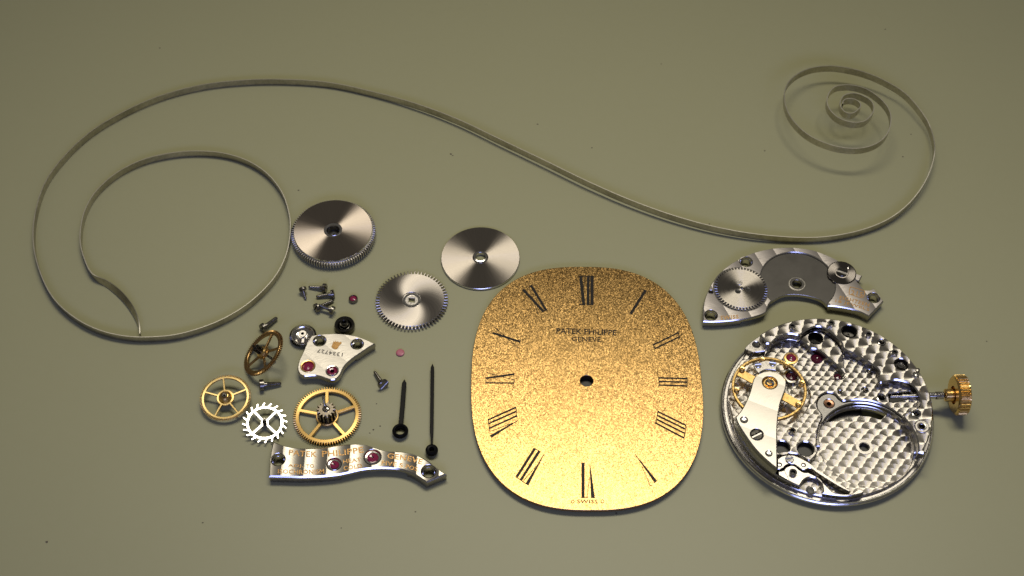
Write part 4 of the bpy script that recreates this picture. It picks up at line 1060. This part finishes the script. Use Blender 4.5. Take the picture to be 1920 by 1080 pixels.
    u = U('H', 58, 880, 775, zLed); fx_part('hole_rim', 'H', 880, 780, zLed, [(u * 1.5, .0008), (u * 1.35, .004), (u, .002), (u * .9, -.0, 1), (0, .0008, 1)], [M_POL, M_HOLE], th)
    # jewels in the floor
    def jewel(f, x, y, r, z, parent, mat, chaton=None):
        u = U(f, r, x, y, z)
        if chaton: fx_part('jewel_setting', f, x, y, z, [(u * 1.45, .0006), (u * 1.4, .010), (u * 1.05, .012), (u * .98, .003)], [chaton], parent)
        fx_part('ruby', f, x, y, z, [(0, .006, 1), (u * .22, .008, 1), (u * .28, .016, 0), (u * .7, .014, 0), (u, .002, 0)], [mat, M_RUBYD], parent)
    jewel('M', 407, 262, 26, zLed, th, M_RUBY, M_GOLDS); jewel('M', 545, 264, 32, zLed, th, M_RUBYD); jewel('M', 655, 362, 20, zLed + .05, th, M_RUBYD); jewel('C', 554, 275, 44, .16, th, M_RUBYD, M_SCREW)
    # balance wheel
    bw = (o[0] + bal[0], o[1] + bal[1], 0); w_ = .030
    g = G(); g.lathe([(Rb - w_, .222), (Rb - w_, .247), (Rb - w_ * .75, .251), (Rb - w_ * .2, .251), (Rb, .246), (Rb, .222), (Rb - w_, .222)], (0, 0, 0), 96)
    bl_ = add('balance_wheel', g, [M_GOLD], th, bw)
    pA, pB = W('C', 118, 238, .235), W('C', 622, 512, .235)
    aS = math.atan2(pB[1] - pA[1], pB[0] - pA[0])
    g = G(); g.box((0, 0, .234), (2 * (Rb - w_ * .5), .085, .014), aS); add('balance_arm', g, M_GOLDS, bl_, bw)
    for x, y in ((175, 224), (325, 138), (512, 192), (620, 332), (597, 489), (135, 382)):
        q = W('C', x, y, .25); v = Vector((q[0] - bal[0], q[1] - bal[1])); v *= (Rb - w_ * 1.35) / v.length; g = G(); u = .030
        g.lathe([(0, .256, 1), (u * .35, .256, 1), (u * .45, .268, 0), (u * .8, .270, 0), (u, .262, 0), (u, .226, 0), (0, .224, 0)], (0, 0, 0), 24); add('timing_weight', g, [M_GOLD, M_GOLDD], bl_, (bw[0] + v.x, bw[1] + v.y, 0))
    g = G()                                               # hairspring under the cock
    for t in range(5): g.lathe([(Rb * (.62 - .09 * t), .20), (Rb * (.62 - .09 * t) - .006, .20), (Rb * (.62 - .09 * t) - .006, .185), (Rb * (.62 - .09 * t), .185), (Rb * (.62 - .09 * t), .20)][::-1], (0, 0, 0), 60)
    hs_ = add('hairspring', g, [M_DARK], bl_, bw); hs_['kind'] = 'stuff'
    g = G(); g.cyl((0, 0, zLed), (0, 0, .29), .028); g.lathe([(Rb * .2, .215), (Rb * .2, .226), (0.02, .226)][::-1], (0, 0, 0), 32); add('balance_staff', g, M_DARK, bl_, bw)
    # regulator piece
    rg = [(262, 182, 1), (300, 166), (360, 152), (440, 164, 1), (436, 226, 1), (400, 220), (340, 222), (300, 246), (275, 214)]
    zr = .285
    g = G(); g.plate(rel(cr(tr('C', rg, zr), 4), o), [], .262, zr, .004, 0, 1, 1); rp = add('regulator', g, [M_SAT, M_POL], th, O3)
    for x, y, a_ in ((297, 187, .1), (408, 174, -.2)):
        q = W('C', x, y, zr); g = G(); screw_head(g, (0, 0, 0), U('C', 26, x, y, zr), .012, .008, a_, 0, .5); add('screw', g, M_POL, rp, (o[0] + q[0], o[1] + q[1], zr))
    # balance cock
    zk = .325
    ck = [(120, 590, 1), (165, 535), (205, 462), (235, 385), (255, 310), (275, 270), (310, 246), (360, 232), (420, 235), (470, 255), (505, 287), (517, 320), (511, 370), (491, 425), (471, 482), (458, 545), (450, 620), (445, 720), (447, 992, 1), (400, 957), (330, 895), (260, 820), (190, 722), (142, 645)]
    sq2 = [(187, 611, 29), (380, 873, 26)]
    kh = [hole('C', x, y, r, zk, 24) for x, y, r in sq2] + [hole('C', 388, 322, 60, zk, 32), hole('C', 287, 725, 53, zk, 30)]
    kout = ccw(rel(cr(tr('C', ck, zk), 5), o))
    p1, p2 = Vector(W('C', 215, 455, zk)), Vector(W('C', 440, 540, zk)); d = (p2 - p1).normalized(); nx = Vector((-d.y, d.x))
    cm = stripes('faint striped cock', (0.72, 0.68, 0.62), 0.44, math.atan2(nx.y, nx.x), .30, p1.dot(nx), 0.045)
    g = G(); g.plate(kout, kh, .268, zk, .010, 0, 1, 2, hbev=.004); kp = add('balance_cock', g, [cm, M_POL, M_WELL], th, O3)
    ft = [(120, 590, 1), (300, 640), (449, 640, 1), (445, 720), (447, 992, 1), (400, 957), (330, 895), (260, 820), (190, 722), (142, 645)]
    g = G(); g.plate(inset(ccw(rel(cr(tr('C', ft, zk), 5), o)), .004), [], zC, .268, 0, 1, 1, 0); add('cock_foot', g, [M_WALL], kp, O3)
    for x, y, r in sq2: u = U('C', r, x, y, zk); fx_part('pin', 'C', x, y, zk, [(0, -.008), (u * .7, -.006), (u * .98, -.002)], [M_POL], kp)
    q = W('C', 287, 725, zk); g = G(); u = U('C', 53, 287, 725, zk); screw_head(g, (0, 0, -.026), u * .88, .024, u * .30, .5, 0, .5, 1); add('screw', g, [M_DARK, M_SAT], kp, (o[0] + q[0], o[1] + q[1], zk))
    fx_part('screw_seat', 'C', 287, 725, zk, [(u * 1.0, .0008), (u * .93, .003), (u * .9, -.02)], [M_POL], kp, 32)
    u = U('C', 60, 388, 322, zk)
    jb = fx_part('shock_setting', 'C', 388, 322, zk, [(u * 1.0, .001), (u * .93, .004), (u * .82, -.012), (u * .78, -.014), (0, -.014)], [M_GOLD], kp, 36)
    q = W('C', 388, 322, zk); g = G()
    g.lathe([(u * .60, -.002), (u * .48, .003), (u * .36, -.002), (u * .48, -.012), (u * .60, -.002)], (0, 0, 0), 32); g.box((-u * .10, u * .35, -.001), (u * .16, u * .7, .008), .2); g.box((u * .3, u * .02, -.001), (u * .5, u * .14, .008), .1)
    add('shock_spring', g, M_POL, kp, (o[0] + q[0], o[1] + q[1], zk))
    # winding stem and crown
    zs = .205
    A = Q('G', 430, 556, zs); B = Q('G', 850, 545, zs); ax = (B - A); ax.z = 0; ax.normalize()
    L = (B - A).length; up = L / 420.0
    st0 = Q('E', 596, 846, zs)
    t0 = (st0 - A).dot(ax)
    base = A
    pr = [(t0, 0), (t0, .014), (t0 * .72, .014), (t0 * .72, .022), (t0 * .42, .024), (t0 * .42, .034), (t0 * .30, .034), (t0 * .30, .02), (-.04, .02), (-.04, .034), (0.02, .034)]
    th0, th1 = .06 * L / .5, up * 195
    k = 0
    n = 7
    for i in range(n):
        za = .03 + (th1 - .03) * i / n; zb = .03 + (th1 - .03) * (i + .5) / n
        pr += [(za, .031), (zb, .041)]
    pr += [(th1, .026)]
    g = G(); prof = [(r, z) for z, r in pr][::-1]
    stem = None
    g.lathe(prof, (0, 0, 0), 24, 0, ax); add('winding_stem', g, [M_POL], th, base)
    c0 = up * 410
    g = G(); g.lathe([(0, up * 205), (.040, up * 205), (.058, up * 212), (.063, up * 225), (.063, c0), (0.02, c0)][::-1], (0, 0, 0), 28, 0, ax); crn = add('crown_tube', g, [M_GOLD], th, base)
    rc = .198; w0, w1 = c0 - up * 55, c0 + up * 165
    g = G()
    Mx = Vector((0, 0, 1)).rotation_difference(ax).to_matrix()
    nT = 34; prof2 = []
    def ring(z, rr, flute): 
        out = []
        for k in range(nT * 4):
            a = 2 * PI * k / (nT * 4); f = (k % 4) in (0, 1)
            r_ = rr - (flute if not f else 0); out.append(Mx @ Vector((r_ * math.cos(a), r_ * math.sin(a), z)))
        return out
    lev = [(w0, rc * .88, 0), (w0 + .012, rc * .95, 0), (w0 + .024, rc, .014), (w1 - .022, rc, .014), (w1 - .008, rc * .95, 0), (w1, rc * .86, 0)]
    rings = [ring(z, r_, f) for z, r_, f in lev]
    N = nT * 4
    for ra, rb in zip(rings, rings[1:]):
        for k in range(N):
            b_ = len(g.v); k2 = (k + 1) % N
            g.v += [tuple(ra[k]), tuple(ra[k2]), tuple(rb[k2]), tuple(rb[k])]; g.face((b_, b_ + 1, b_ + 2, b_ + 3), 0, False)
    g.lathe([(rc * .86, w1), (rc * .5, w1 + .012), (0, w1 + .016)][::-1], (0, 0, 0), 48, 0, ax)
    g.lathe([(rc * .88, w0), (rc * .46, w0), (rc * .44, w0 + .05), (0, w0 + .05)], (0, 0, 0), 48, 0, ax)
    add('winding_crown', g, [M_GOLD], th, base)
build_movement()
